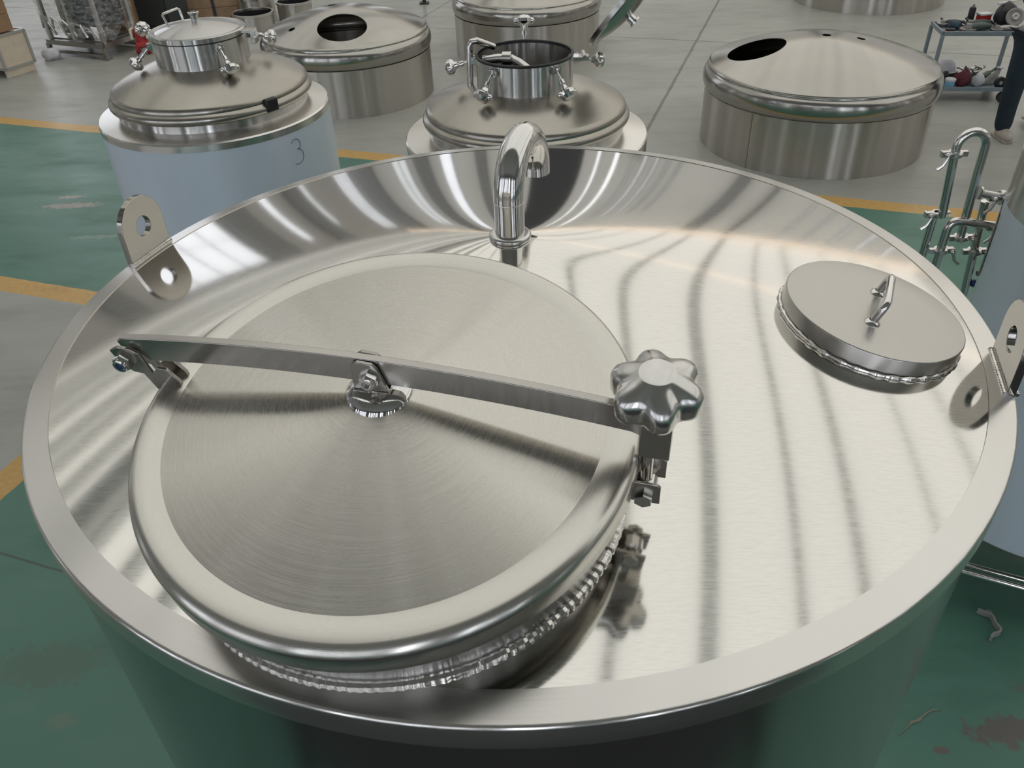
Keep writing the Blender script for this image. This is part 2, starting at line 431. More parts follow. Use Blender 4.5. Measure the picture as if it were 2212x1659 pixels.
for (wall, a, wd) in (('far', -16.2, .9), ('far', -13.3, .6), ('far', -10.6, .4), ('far', -.1, .5), ('far', 1.2, .2), ('far', 8.6, .4), ('far', 15, .6), ('left', 18.6, 1.3), ('left', 22.2, .7), ('left', 12.0, .8), ('left', 8.2, .5), ('right', 9.0, .5), ('right', 16, .6)):
    TN += 1
    if wall == 'far': mb = hall_box(a - wd / 2, a + wd / 2, V1_ - .3, V1_, 0, 8.4)
    elif wall == 'left': mb = hall_box(U0_, U0_ + .3, a - wd / 2, a + wd / 2, 0, 8.4)
    else: mb = hall_box(U1_ - .3, U1_, a - wd / 2, a + wd / 2, 0, 8.4)
    struct(mb.build('trim_%d' % TN, M_COL))
WN = 0
def window(c, along, wd, z0, z1, inward, cols=1, rows=3, pm=None):
    """daylit window on a wall: frame bars + one pane per opening"""
    global WN; WN += 1
    c = Vector(c); along = Vector(along); inward = Vector(inward); z = Vector((0, 0, 1))
    fr = MB(); d = .06; o = c + inward * .03
    for x in (-wd / 2, wd / 2): fr.box(o + along * x + z * ((z0 + z1) / 2), (d, .06, z1 - z0 + d), ax=(along, inward, z))
    for i in range(rows + 1):
        fr.box(o + z * (z0 + (z1 - z0) * i / rows), (wd, .06, d), ax=(along, inward, z))
    for j in range(1, cols): fr.box(o + along * (-wd / 2 + wd * j / cols) + z * ((z0 + z1) / 2), (d, .06, z1 - z0), ax=(along, inward, z))
    w_ = struct(fr.build('window_%d' % WN, M_FRAME))
    for j in range(cols):
        p = MB(); p.box(c + inward * .015 + along * (-wd / 2 + wd * (j + .5) / cols) + z * ((z0 + z1) / 2), (wd / cols, .02, z1 - z0), ax=(along, inward, z))
        struct(p.build('pane', pm or M_PANE, w_))
for (u, wd, z0, z1, cols, dim) in ((-14.4, .7, .4, 7.0, 2, 1), (-12.2, .55, .4, 6.6, 1, 0), (-9.6, .3, .4, 6.0, 1, 1), (-5.75, .17, 1.2, 7.4, 1, 2), (-5.05, .22, 1.2, 7.6, 1, 2),
        (-4.35, .09, .6, 6.6, 1, 1), (-3.95, .14, .6, 6.6, 1, 1), (-3.5, .12, .6, 6.6, 1, 1), (-3.05, .08, .6, 6.4, 1, 1), (-2.6, .08, .6, 6.2, 1, 1), (2.8, .10, 4.6, 8.0, 1, 1), (3.6, .10, 4.6, 8.0, 1, 1), (4.5, .12, 4.6, 8.2, 1, 1), (5.4, .14, 4.6, 8.2, 1, 0), (6.3, .16, 4.6, 8.3, 1, 0), (7.3, .22, 4.6, 8.3, 1, 0), (9.5, .4, 2.0, 8.3, 1, 1), (13, .9, 1, 7, 2, 1)):
    window(hall(u, V1_), HU, wd, z0, z1, -HV, cols, 4, (None, M_DIMPANE, M_MIDPANE)[dim])
for (v, wd, z0, z1, cols, dim) in ((26.2, 1.1, .8, 7.8, 4, 0), (23.2, .4, .8, 6.5, 1, 1), (20.6, .5, .8, 7.5, 1, 0), (15.6, 4.2, 1.2, 8.2, 4, 0), (10.3, .5, .8, 6, 1, 1), (6.5, .8, .8, 6, 2, 0), (2.0, .8, .8, 6, 2, 1), (-3.5, 1.2, .8, 6, 2, 0)):
    window(hall(U0_, v), HV, wd, z0, z1, HU, cols, 3, M_DIMPANE if dim else None)
for (v, wd, dim) in ((-4, 1.1, 0), (1.0, .8, 1), (4.0, .5, 0), (7.0, 1.0, 0), (11.0, .4, 1), (14.0, .8, 0), (18.0, .5, 1), (23.0, 1.0, 0)):
    window(hall(U1_, v), HV, wd, .8, 6.5, -HU, 2, 3, M_DIMPANE if dim else None)
for (u, wd, dim) in ((-13, .4, 0), (-10.5, .32, 0), (-6.6, 4.6, 2), (-2.55, .22, 0), (-1.3, 1.2, 2), (-.25, .14, 0), (.9, 1.1, 2), (3.0, .36, 0), (3.9, .15, 0), (6.2, .3, 1), (8.0, .4, 0), (10.4, .25, 0), (12.5, .4, 1), (15.5, .5, 0)):
    window(hall(u, V0_), HU, wd, .2, 7.5, HV, 4 if wd > 3 else 1, 3, (M_NEARPANE, M_DIMPANE, M_PANE)[dim])

# ================================================================ the big tank in front
TC = Vector((.0059, 1.0156, 0)); ZR = 2.178; RT = .65; SL = .185; RI = .619
TOPZ = ZR + .0042
def cone_z(x, y): return TOPZ + (RI - math.hypot(x, y)) * SL
tank = thing('brewing_tank', TC, 'large stainless brewing tank with brushed conical top and round manway, nearest the camera', 'tank')
mb = MB(); prof = [(RI, TOPZ)] + [(RI * (1 - i / 24), TOPZ + RI * i / 24 * SL) for i in range(1, 25)]
mb.revolve(prof, 160); mb.build('conical_top', M_SHEET, tank, sharp=60)
mb = MB(); mb.revolve([(RI + .0005, TOPZ - .004), (RI - .0015, TOPZ + .0012), (RT - .004, ZR)] + prof_arc(RT - .004, ZR - .004, .004, 90, 0, 4) + [(RT, ZR - .0305), (RT - .002, ZR - .033), (RT - .008, ZR - .033)], 160)
mb.build('rim_band', M_BAND, tank)
mb = MB(); mb.revolve([(0, .42), (.5, .36), (.62, .33), (.643, .35), (.643, ZR - .02)], 128); mb.build('shell', M_SHELL, tank)
for i in range(4):
    a = PI / 4 + i * PI / 2; x, y = .5 * math.cos(a), .5 * math.sin(a)
    mb = MB(); mb.cyl((x, y, .04), (x, y, .37), .03); mb.revolve([(0, 0), (.05, 0), (.05, .02), (.03, .045), (0, .045)], 24, (x, y, 0)); mb.build('leg', M_TUBE, tank)

# vent gooseneck at the apex of the cone
AZ = TOPZ + RI * SL
vd = HV.copy(); RB = .06; OD = .0203
mb = MB(); pts = [Vector((0, 0, AZ - .03)), Vector((0, 0, 2.344))]
mb.tube(pts, OD, 28); vp = mb.build('vent_pipe', M_TUBE, tank)
mb = MB(); mb.tube([Vector((0, 0, 2.3445))] + arc(vd * RB + Vector((0, 0, 2.346)), -vd, Vector((0, 0, 1)), RB, 0, PI, 28) + [vd * 2 * RB + Vector((0, 0, 2.337))], OD + .0003, 28, caps=False)
mb.tube([vd * 2 * RB + Vector((0, 0, 2.338)), vd * 2 * RB + Vector((0, 0, 2.37))], OD - .002, 28, caps=False)
mb.build('gooseneck', M_TUBE, vp)
mb = MB(); mb.revolve(prof_arc(OD, 2.3445, .0009, -90, 90, 4), 40); mb.build('weld_seam', M_WELD, vp)
mb = MB(); mb.revolve([(OD - .001, AZ + .004)] + prof_arc(.0235, AZ - .002, .0055, 100, -60, 8), 40); mb.build('base_ring', M_CAST, vp)

# lifting lugs
def lug(ang, off):
    a = math.radians(ang); rad = Vector((math.cos(a), math.sin(a), 0)); tn = Vector((-math.sin(a), math.cos(a), 0))
    o = rad * .640 + tn * off + Vector((0, 0, ZR - .004))
    N = 64; outer = []; inner = []; hw, hc = .049, .054
    for i in range(N):
        t = 2 * PI * i / N; c, s = math.cos(t), math.sin(t)
        if s >= 0: d = hw
        else:
            d = min(hw / max(abs(c), 1e-6), hc / max(-s, 1e-6))
        outer.append((c * d, hc + s * d)); inner.append((c * .0165, hc + s * .0165))
    mb = MB(); mb.holed(outer, inner, o, tn, Vector((0, 0, 1)), -.005, .005)
    lg = mb.build('lifting_lug', M_LUG, tank, bevel=.0008)
    for sd in (-1, 1):
        wp = [o + tn * (-hw + 2 * hw * i / 60) + rad * (-sd * .0065) + Vector((0, 0, .0065)) for i in range(61)]
        mb = MB(); mb.tube(wp, [.0026 * (1 + .18 * math.sin(i * 1.9) + .15 * random.random()) for i in range(61)], 8); mb.build('weld_bead', M_WELD, lg)
lug(161.5, -.023 + .0); lug(-17, -.015)

# manway frame
KS = .9604
LO = Vector((-.1225, .6168, 2.315)); LN = Vector((-.0459, -.18959, .98079)).normalized()
E1 = Vector((.95932, -.28216, -.00965)); E1 = (E1 - LN * E1.dot(LN)).normalized(); E2 = LN.cross(E1)
ML = frame(LO, E1, E2, LN, TC) @ Matrix.Scale(KS, 4)
def saddle(o, n_, e1, e2, r, hmin, hmax, k=1.0):
    """where a tilted cylinder meets the cone: local (x,y,h) ring"""
    out = []
    for i in range(240):
        t = 2 * PI * i / 240; lo, hi = hmin, hmax
        for _ in range(36):
            h = (lo + hi) / 2; p = o + (e1 * (r * math.cos(t)) + e2 * (r * math.sin(t)) + n_ * h) * k - TC
            if p.z > cone_z(p.x, p.y): hi = h
            else: lo = h
        out.append(Vector((r * math.cos(t), r * math.sin(t), h)))
    return out
RW = .238
ring = saddle(LO, LN, E1, E2, RW, -.25, .1, KS)
mb = MB(); n_ = len(ring)
vs = [(p.x, p.y, p.z - .01) for p in ring] + [(p.x, p.y, -.015) for p in ring]
mb.add(vs, [(i, (i + 1) % n_, n_ + (i + 1) % n_, n_ + i) for i in range(n_)])
collar = mb.build('manway_collar', M_BRIGHT, tank, ML)
dens = []
for i in range(n_):
    a, b_ = ring[i], ring[(i + 1) % n_]; dens += [a, (a + b_) / 2]
rr = [.0047 * (1 + .15 * math.sin(i * 2.1) + .12 * random.random()) for i in range(len(dens))]
mb = MB(); mb.tube([Vector((p.x * 1.012, p.y * 1.012, p.z + .002)) for p in dens], rr, 8, closed=True); mb.build('weld_bead', M_WELD, collar)

# manway cover: rolled edge, flat ring, shallow dome
RL = .2545; RD = .2205; DH = .031
mb = MB(); mb.revolve([(RL - .006, -.032), (RL - .001, -.034), (RL, -.032), (RL, -.011)] + prof_arc(RL - .011, -.011, .011, 0, 90, 8) + [(RD, 0.0), (RD - .0012, -.0008)], 160)
cover = mb.build('manway_cover', M_LIDRING, tank, ML, sharp=50)
mb = MB(); Rc = (RD * RD + DH * DH) / (2 * DH)
mb.revolve([(RD * (1 - i / 30), DH * (1 - (.25 * (1 - i / 30) ** 2 + .75 * math.sqrt((1 - i / 30) ** 2 + .012) - .75 * math.sqrt(.012)) / (.25 + .75 * (math.sqrt(1.012) - math.sqrt(.012))))) for i in range(31)], 160); mb.build('dished_panel', M_LID, cover, sharp=60)
mb = MB(); mb.revolve([(.0345, .0255)] + [(.0338, .0285), (.031, .0325), (.026, .0355), (.020, .0368), (.008, .0372), (0, .0374)], 48); mb.build('boss_cup', M_POLISH, cover)
# clamp bar
def top_h(s): return .0757 - .265 * s * s
poly = []
N = 30
for i in range(N + 1): s = -.280 + (.281 + .280) * i / N; poly.append((s, top_h(s)))
for i in range(N + 1): s = .281 - (.281 + .253) * i / N; poly.append((s, top_h(s) - .031 - (.013 * max(0, (s - .25) / .03))))
X, Z = Vector((1, 0, 0)), Vector((0, 0, 1))
mb = MB(); mb.prism(poly, (0, 0, 0), X, Z, -.004, .004); bar = mb.build('clamp_bar', M_SATIN, tank, ML, bevel=.0006)
mb = MB(); mb.box((.268, 0, .028), (.028, .026, .045)); mb.build('end_block', M_SATIN, bar, bevel=.001)
# boss bracket: two cheek plates with a bolt and nut
chk = [(-.021, .0345), (.0155, .0365), (.0105, .060), (.0085, .069), (.004, .0745), (-.011, .0755), (-.017, .071), (-.0185, .062)]
br = None
for d0 in (.0048, -.0088):
    mb = MB(); mb.prism(chk, (0, 0, 0), X, Z, d0, d0 + .004); o = mb.build('cheek_plate', M_PLATE, cover, bevel=.0006)
mb = MB(); mb.tube([(-.022 + .036 * i / 30, -.0095, .0365 + .001 * i / 30) for i in range(31)], [.0013 * (1 + .4 * random.random()) for i in range(31)], 6)
mb.tube([(.0145, -.009 + .018 * i / 16, .0375) for i in range(17)], [.0013 * (1 + .4 * random.random()) for i in range(17)], 6); mb.build('weld_bead', M_WELD, cover)
mb = MB(); P = Vector((.0, 0, .0575))
mb.hexnut(P + Vector((0, -.0088, 0)), P + Vector((0, -.0165, 0)), .0098); mb.revolve([(.0068, 0), (.0068, .003), (.0048, .003), (.0048, .0005), (0, .0005)], 24, P + Vector((0, -.0165, 0)), fr=(X, Z, Vector((0, -1, 0))))
mb.cyl(P + Vector((0, -.0165, 0)), P + Vector((0, .013, 0)), .0042); mb.hexnut(P + Vector((0, .0088, 0)), P + Vector((0, .014, 0)), .0095); mb.build('bolt', M_POLISH, cover)
# left hinge lug on the collar: two notched plates, bolt, nut
hl = [(-.2945, .040), (-.284, .046), (-.268, .046), (-.260, .041), (-.256, .012), (-.246, .022), (-.236, .022), (-.226, .006), (-.226, -.05), (-.244, -.05), (-.258, -.020), (-.267, .010), (-.278, .011), (-.289, .020)]
hp = None
for d0 in (.0050, -.0088):
    mb = MB(); mb.prism(hl, (0, 0, 0), X, Z, d0, d0 + .0038); o = mb.build('hinge_plate', M_PLATE, collar, bevel=.0006)
P = Vector((-.281, 0, .0285))
mb = MB(); mb.hexnut(P + Vector((0, -.0088, 0)), P + Vector((0, -.0165, 0)), .0105); mb.revolve([(.0074, 0), (.0074, .0032), (.005, .0032), (.005, .0008), (0, .0008)], 24, P + Vector((0, -.0165, 0)), fr=(X, Z, Vector((0, -1, 0))))
mb.cyl(P + Vector((0, -.0165, 0)), P + Vector((0, .012, 0)), .0045); mb.hexnut(P + Vector((0, .0088, 0)), P + Vector((0, .014, 0)), .0098); mb.build('hinge_bolt', M_POLISH, collar)
mb = MB(); mb.revolve([(0, -.0002), (.0045, -.0002)], 20, P + Vector((0, -.0178, 0)), fr=(X, Z, Vector((0, -1, 0)))); mb.build('blue_insert', M_BLUEPLUG, collar)
# right swing bolt lug
for d0, dx, dh in ((.0135, 0, 0), (-.0165, .002, .002)):
    mb = MB(); mb.prism([(.226, -.030), (.274, -.030), (.2775, -.0335), (.2775, -.060), (.226, -.060)], (dx, 0, dh), X, Z, d0, d0 + .003); mb.build('bolt_lug', M_SATIN, collar, bevel=.0008)
P = Vector((.262, 0, -.052))
mb = MB(); mb.hexnut(P + Vector((0, -.0165, 0)), P + Vector((0, -.0225, 0)), .0095); mb.cyl(P + Vector((0, -.0165, 0)), P + Vector((0, .0165, 0)), .005); mb.hexnut(P + Vector((0, .0165, 0)), P + Vector((0, .022, 0)), .0095); mb.build('pivot_bolt', M_CAST, collar)
mb = MB(); mb.revolve([(0, -.0085), (.009, -.0085), (.0115, -.006), (.0115, .006), (.009, .0085), (0, .0085)], 28, P, fr=(X, Z, Vector((0, -1, 0)))); mb.tube([P, P + Vector((0, 0, .12))], .0058, 20)
sw = mb.build('swing_bolt', M_TUBE, tank, ML)
# star knob
def knob_r(t, k): return 1.0 - k * (.5 - .5 * math.cos(6 * t)) ** 1.35
mb = MB(); N = 144; rows = []
KP = [(0, 0, .0452), (.0148, 0, .0452), (.0160, 0, .0446), (.0185, .06, .0432), (.023, .12, .0412), (.029, .19, .0385), (.0345, .19, .0355), (.0390, .205, .0318), (.0412, .215, .027), (.0415, .215, .020), (.0412, .215, .012), (.0398, .21, .0075), (.036, .19, .0052), (.020, .1, .005), (.0125, 0, .004), (.0125, 0, .0), (0, 0, 0)]
vs = []; fs = []
for r, kk, h in KP:
    row = []
    if r == 0: row = [len(vs)]; vs.append((0, 0, h))
    else:
        for i in range(N):
            t = 2 * PI * i / N; q = r * knob_r(t + .25, kk); row.append(len(vs)); vs.append((q * math.cos(t), q * math.sin(t), h))
    rows.append(row)
for A, B in zip(rows, rows[1:]):
    for i in range(N):
        j = (i + 1) % N
        if len(A) == 1: fs.append((A[0], B[i], B[j]))
        elif len(B) == 1: fs.append((A[j], A[i], B[0]))
        else: fs.append((A[j], A[i], B[i], B[j]))
mb.add([(x + .264, y + .002, z * .92 + .0635) for x, y, z in vs], fs); kb = mb.build('star_knob', M_CAST, sw, sharp=55)

# sample hatch with lift-off cover
HO = Vector((.4707, .8926, 2.2325)); HN = Vector((.19, -.045, 1)).normalized()
HE1 = Vector((.447, .895, 0)); HE1 = (HE1 - HN * HE1.dot(HN)).normalized(); HE2 = HN.cross(HE1)
MH = frame(HO, HE1, HE2, HN, TC); RH = .1145
ring = saddle(HO, HN, HE1, HE2, RH - .0015, -.15, .05)
n_ = len(ring)
mb = MB(); mb.add([(p.x, p.y, p.z - .004) for p in ring] + [(p.x, p.y, -.018) for p in ring], [(i, (i + 1) % n_, n_ + (i + 1) % n_, n_ + i) for i in range(n_)])
hc = mb.build('hatch_collar', M_DKSTEEL, tank, MH)
mb = MB(); mb.tube([Vector((p.x * 1.016, p.y * 1.016, p.z + .0015)) for p in ring], [.0026 * (1 + .25 * math.sin(i * .9) + .35 * random.random()) for i in range(n_)], 8, closed=True); mb.build('weld_bead', M_WELD, hc)
mb = MB(); mb.revolve([(RH - .003, -.0205), (RH, -.0205), (RH, -.002)] + prof_arc(RH - .002, -.002, .002, 20, 90, 4) + [(.08, 0), (.04, 0), (0, 0)], 120)
hcov = mb.build('hatch_cover', M_HATCH, tank, MH)
p0, p1 = Vector((-.042, 0, 0)), Vector((.042, 0, 0)); lean = Vector((0, -.006, .031))
A, B = p0 + lean, p1 + lean
path = [p0 - Vector((0, 0, .002)), p0 + lean * .6] + arc(p0 + lean * .6 + (lean * .4) + Vector((.012, 0, 0)) - lean * .4, Vector((-1, 0, 0)), lean.normalized(), .012, .15, PI / 2, 6) + arc(p1 + lean * .6 - Vector((.012, 0, 0)), lean.normalized(), Vector((1, 0, 0)), .012, 0, PI / 2 - .15, 6) + [p1 + lean * .6, p1 - Vector((0, 0, .002))]
mb = MB(); mb.tube(path, .0052, 14)
for p in (p0, p1): mb.revolve([(.0105, 0), (.0095, .002), (.0052, .0045)], 20, p)
mb.build('handle', M_TUBE, hcov)

# ================================================================ background vessels
def bead_dome(RB_, zb, apex, crown_r=None):
    """rolled bead at the rim then a dished head; outer profile from the skirt up to the apex"""
    k = RB_
    ell = lambda cr, cz, a, b, t0, t1, n: [(cr + a * math.cos(math.radians(t0 + (t1 - t0) * i / n)), cz + b * math.sin(math.radians(t0 + (t1 - t0) * i / n))) for i in range(n + 1)]
    out = [(k - .040, zb - .012)] + ell(k - .062, zb + .088, .062, .098, -72, 62, 14) + [(k - .037, zb + .186), (k - .037, zb + .194)]
    out += ell(k - .085, zb + .194, .046, .026, 5, 66, 6)
    r0, z0 = out[-1]
    n = 16
    for i in range(1, n + 1):
        r = r0 * (1 - i / n); q = r / r0
        out.append((max(r, 0), z0 + (apex - z0) * (1 - q ** 1.75)))
    out[-1] = (0, out[-1][1]); return out
def head_on_floor(name, loc, RS, RBD, hs, apex, holes, label, seam=None):
    t = thing(name, loc, label, 'tank head', 'tank heads resting on the floor')
    mb = MB(); mb.revolve([(RS - .004, 0), (RS, .001), (RS, hs), (RS - .004, hs), (RS - .004, 0)], 128); sk = mb.build('skirt', M_SKIRT, t)
    if seam is not None:
        a = seam; mb = MB(); mb.box((RS * math.cos(a), RS * math.sin(a), hs / 2), (.014, .012, hs - .01), a); mb.build('seam_joint', M_DKSTEEL, sk)
        mb = MB(); mb.box((RS * math.cos(a + .012), RS * math.sin(a + .012), hs / 2), (.006, .012, hs - .01), a); mb.build('seam_lip', M_BEAD, sk)
    outp = bead_dome(RBD, hs, apex); inn = [(max(r - .004, 0) if r > 0 else 0, z - .005) for r, z in outp]; inn[-1] = (0, inn[-1][1])
    mb = MB()
    sol = outp[:-1] + [outp[-1]] + inn[::-1]
    # closed solid: outer up to apex, inner back down
    mb.revolve(outp, 128); k = len(mb.v); mb2 = MB(); mb2.revolve(inn, 128)
    mb.v += mb2.v; mb.f += [tuple(i + k for i in reversed(f)) for f in mb2.f]
    mb.f += [(k + i, k + (i + 1) % 128, (i + 1) % 128, i) for i in range(128)]
    dm = mb.build('dished_head', M_MILL, t)
    cs = []
    for hx, hy, hr in holes:
        c = MB(); c.cyl((hx, hy, hs - .1), (hx, hy, apex + .2), hr, 48); cs.append(c)
    if cs: cut(dm, cs)
    return t
head_on_floor('tank_head', (2.828, 7.373, 0), .9795, 1.008, .47, .90, ((-.58, .03, .24), (.0, .0, .038), (.28, -.06, .036)), 'dished steel tank head with oval hole at its left edge, right on the floor', seam=math.atan2(6.732 - 7.373, 2.089 - 2.828))
head_on_floor('tank_head', (-1.62, 9.30, 0), .885, .908, .47, .90, ((.06, -.50, .25), (-.47, -.40, .035), (-.12, .10, .042)), 'dished steel tank head on the floor, round central hole, behind the film-wrapped fermenter')
head_on_floor('tank_head', (.37, 10.77, 0), .885, .908, .47, .90, (), 'steel tank head on the floor cut by the top edge, behind the open manway')
head_on_floor('tank_head', (5.37, 12.75, 0), 1.035, 1.06, .50, .92, (), 'steel skirt of a tank head at the far top right, mostly beyond the frame')

def clamp(parent, origin, ang, r, z, up=-35, L=.092):
    """swing clamp: pivot eye, stud and cap nut, hanging outward from a collar"""
    a = math.radians(ang); rd = Vector((math.cos(a), math.sin(a), 0)); tg = Vector((-math.sin(a), math.cos(a), 0)); e = math.radians(up)
    dr = rd * math.cos(e) + Vector((0, 0, 1)) * math.sin(e); P = Vector(origin) + rd * (r + .012) + Vector((0, 0, z))
    mb = MB()
    for s in (-1, 1): mb.box(P + tg * (s * .011) - rd * .004, (.028, .006, .026), a)
    mb.cyl(P - tg * .017, P + tg * .017, .006)
    c = mb.build('clamp_eye', M_POLISH, parent)
    mb = MB(); mb.tube([P, P + dr * L], .0065, 12); mb.ball(P, .011, 12, 8); mb.tube([P + dr * L * .45, P + dr * L * .62], .012, 12); mb.build('clamp_stud', M_POLISH, c)
    x = tg; y = dr.cross(x)
    mb = MB(); Q = P + dr * L * .72
    mb.revolve([(0, 0), (.014, 0), (.017, .012), (.027, .017), (.033, .025), (.032, .038), (.022, .050), (0, .055)], 24, Q, fr=(x, y, dr))
    for s in (-1, 1): mb.ball(Q + x * (s * .032) + dr * .03, .013, 10, 6)
    mb.build('cap_nut', M_POLISH, c)
    return c

# film wrapped fermenter (left)
def fermenter_body(loc, R_, zs, film_top, name, label, neck, mat_shell, bead_r, zb, apex, hole=0.0):
    t = thing(name, loc, label, 'tank')
    mb = MB(); mb.revolve([(0, .42), (R_ * .8, .36), (R_ - .02, .34), (R_, .36), (R_, film_top)], 96); mb.build('shell', mat_shell, t)
    mb = MB(); mb.revolve([(R_ + .0015, film_top - .002), (R_ + .0015, zs - .006), (R_ - .004, zs), (neck, zs + .014)], 96); mb.build('shoulder', M_BAND, t)
    mb = MB(); mb.revolve([(neck, zs + .008), (neck, zb + .01)], 96); mb.build('neck', M_BRIGHT, t)
    op = [(neck - .01, zb - .004), (neck + .004, zb - .002)] + prof_arc(bead_r - .021, zb + .021, .021, -75, 55, 8) + [(bead_r - .016, zb + .044)] + prof_arc(bead_r - .045, zb + .048, .030, 5, 66, 6)
    r0, z0 = op[-1]
    for i in range(1, 15):
        r = r0 * (1 - i / 14); op.append((max(r, 0), z0 + (apex - z0) * (1 - (r / r0) ** 2.0)))
    op[-1] = (0, apex)
    if hole: op = [p for p in op if p[0] > hole] + [(hole, apex - .022), (hole, apex - .03)]
    mb = MB(); mb.revolve(op, 96); dm = mb.build('dome', M_MILL2, t)
    for i in range(4):
        a = PI / 4 + i * PI / 2; x, y = R_ * .75 * math.cos(a), R_ * .75 * math.sin(a)
        mb = MB(); mb.cyl((x, y, .03), (x, y, .38), .028); mb.revolve([(0, 0), (.045, 0), (.045, .02), (0, .045)], 20, (x, y, 0)); mb.build('leg', M_TUBE, t)
    return t
FL = Vector((-1.327, 3.881, 0))
ft = fermenter_body(FL, .517, 1.60, 1.568, 'fermenter', 'fermenter wrapped in pale blue film with closed round manway, behind the big tank at left', .425, M_FILM, .452, 1.648, 1.835)
mb = MB(); mb.revolve([(.202, 1.80), (.2045, 1.803), (.2045, 1.912), (.196, 1.912), (.196, 1.80)], 80); fcol = mb.build('manway_collar', M_BRIGHT, ft)
mb = MB(); mb.revolve([(.196, 1.9122), (.2055, 1.9122), (.2055, 1.9172), (.196, 1.9172)], 80); mb.build('gasket', M_BLACK, fcol)
mb = MB(); mb.revolve([(.19, 1.9172), (.207, 1.9172), (.2075, 1.936), (.204, 1.94), (.187, 1.939), (.181, 1.937)] + [(.181 * (1 - i / 12), 1.937 + .034 * (1 - (1 - i / 12) ** 2)) for i in range(1, 13)], 80); flid = mb.build('manway_lid', M_BRIGHT, ft, sharp=28)
mb = MB(); mb.revolve([(.0, 1.965), (.017, 1.965), (.017, 1.995), (.013, 1.997), (.024, 1.999), (.024, 2.006), (.019, 2.008), (.019, 1.999), (0, 1.999)], 24, (.0, .0, 0)); mb.build('nozzle', M_POLISH, flid)
hh = [Vector((-.147, .06, 1.942)), Vector((-.160, .06, 1.985)), Vector((-.156, .064, 1.99)), Vector((-.106, .115, 2.0)), Vector((-.10, .118, 1.996)), Vector((-.09, .110, 1.95))]
mb = MB(); mb.tube(hh, .0055, 10); mb.build('handle', M_CAST, flid)
for a, z, u_ in ((197, 1.885, -42), (158, 1.895, 15), (-52, 1.892, -48), (-100, 1.0, 0), (20, 1.89, -15), (95, 1.89, -20)):
    if z > 1.5: clamp(fcol, (0, 0, 0), a, .2045, z, u_)
mb = MB(); mb.box((.225, -.02, 1.925), (.075, .05, .012)); mb.box((.25, -.02, 1.90), (.02, .06, .05)); mb.cyl((.255, -.06, 1.9), (.255, .02, 1.9), .008); mb.build('hinge', M_CAST, flid, bevel=.002)
# side socket on the dome, dark in the photograph
mb = MB(); a_ = math.radians(-41); mb.box((.445 * math.cos(a_), .445 * math.sin(a_), 1.683), (.03, .06, .055), a_); mb.build('black_cap', M_BLACK, ft, bevel=.006)
# handwritten 3 on the film
def arc_mark(c, r, t0, t1, n=14): return [(c[0] + r * math.cos(math.radians(t0 + (t1 - t0) * i / n)), c[1] + r * math.sin(math.radians(t0 + (t1 - t0) * i / n))) for i in range(n + 1)]
mk = arc_mark((0, .030), .026, 150, -70) + arc_mark((.0, -.022), .034, 80, -125)
a0 = math.radians(-37); mb = MB()
mb.tube([Vector((.5185 * math.cos(a0 + x / .517), .5185 * math.sin(a0 + x / .517), 1.478 + y)) for x, y in mk], .0013, 6); mb.build('pen_mark', plain('grey_pen', (.16, .18, .2), .6), ft)

# bare steel fermenter with open manway (centre)
FC = Vector((.103, 3.372, 0))
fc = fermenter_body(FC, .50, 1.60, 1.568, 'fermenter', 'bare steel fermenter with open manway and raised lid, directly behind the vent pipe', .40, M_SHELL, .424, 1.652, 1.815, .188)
mb = MB(); mb.revolve([(.189, 1.70), (.193, 1.78), (.193, 1.908), (.185, 1.908), (.185, 1.70)], 80); ccol = mb.build('manway_collar', M_BRIGHT, fc)
mb = MB(); mb.revolve([(.1835, 1.902), (.1945, 1.904), (.196, 1.910), (.192, 1.914), (.185, 1.913), (.1835, 1.902)], 80); mb.build('gasket', M_BLACK, ccol)
mb = MB(); mb.revolve([(0, .42), (.45, .40), (.47, .45), (.47, 1.55), (.38, 1.62)], 64); mb.build('inner_shade', plain('vessel_shade_black', (.03, .03, .032), .5), fc)  # near-black inner surface; its colour stands for the shade inside the tank
mb = MB(); mb.tube([Vector((-.165, .02, 1.885)), Vector((-.10, .01, 1.892)), Vector((-.075, 0, 1.893))], .017, 16); mb.tube([Vector((-.085, .005, 1.893)), Vector((-.05, -.005, 1.894))], .025, 16)
mb.tube([Vector((-.055, 0, 1.893)), Vector((-.02, -.03, 1.882)), Vector((.03, -.09, 1.858))], .016, 16); mb.build('inner_pipe', M_CAST, fc)
for a, u_ in ((232, -46), (-56, -46), (172, -18), (5, -12), (88, 70)): clamp(ccol, (0, 0, 0), a, .193, 1.885, u_)
mb = MB(); mb.tube([Vector((-.222, .03, 1.77)), Vector((-.215, .03, 1.935)), Vector((-.205, .03, 1.953)), Vector((-.188, .03, 1.957)), Vector((-.12, .08, 1.918))], .013, 12, up=(0, 1, 0)); mb.build('side_pipe', M_CAST, fc)
# raised lid, hinged at the right
hinge_p = Vector((.235, 0, 1.895)); ldir = Vector((.68, .08, .73)).normalized(); lnrm = Vector((.70, -.30, -.62)); lnrm = (lnrm - ldir * lnrm.dot(ldir)).normalized(); lside = lnrm.cross(ldir)
lc = hinge_p + ldir * .245
mb = MB(); mb.revolve([(0, -.012), (.19, -.012), (.205, -.014), (.207, .004), (.203, .008), (.186, .008), (.18, .006)] + [(.18 * (1 - i / 10), .006 + .036 * (1 - (1 - i / 10) ** 2)) for i in range(1, 11)], 72, lc, fr=(ldir, lside, lnrm)); lid = mb.build('raised_lid', steel('dark_lid_steel', (.42, .42, .40), .22), fc, sharp=28)
mb = MB(); mb.revolve([(0, .035), (.017, .035), (.017, .062), (.024, .064), (.024, .072), (0, .072)], 24, lc + ldir * -.03, fr=(ldir, lside, lnrm)); mb.build('nozzle', M_POLISH, lid)
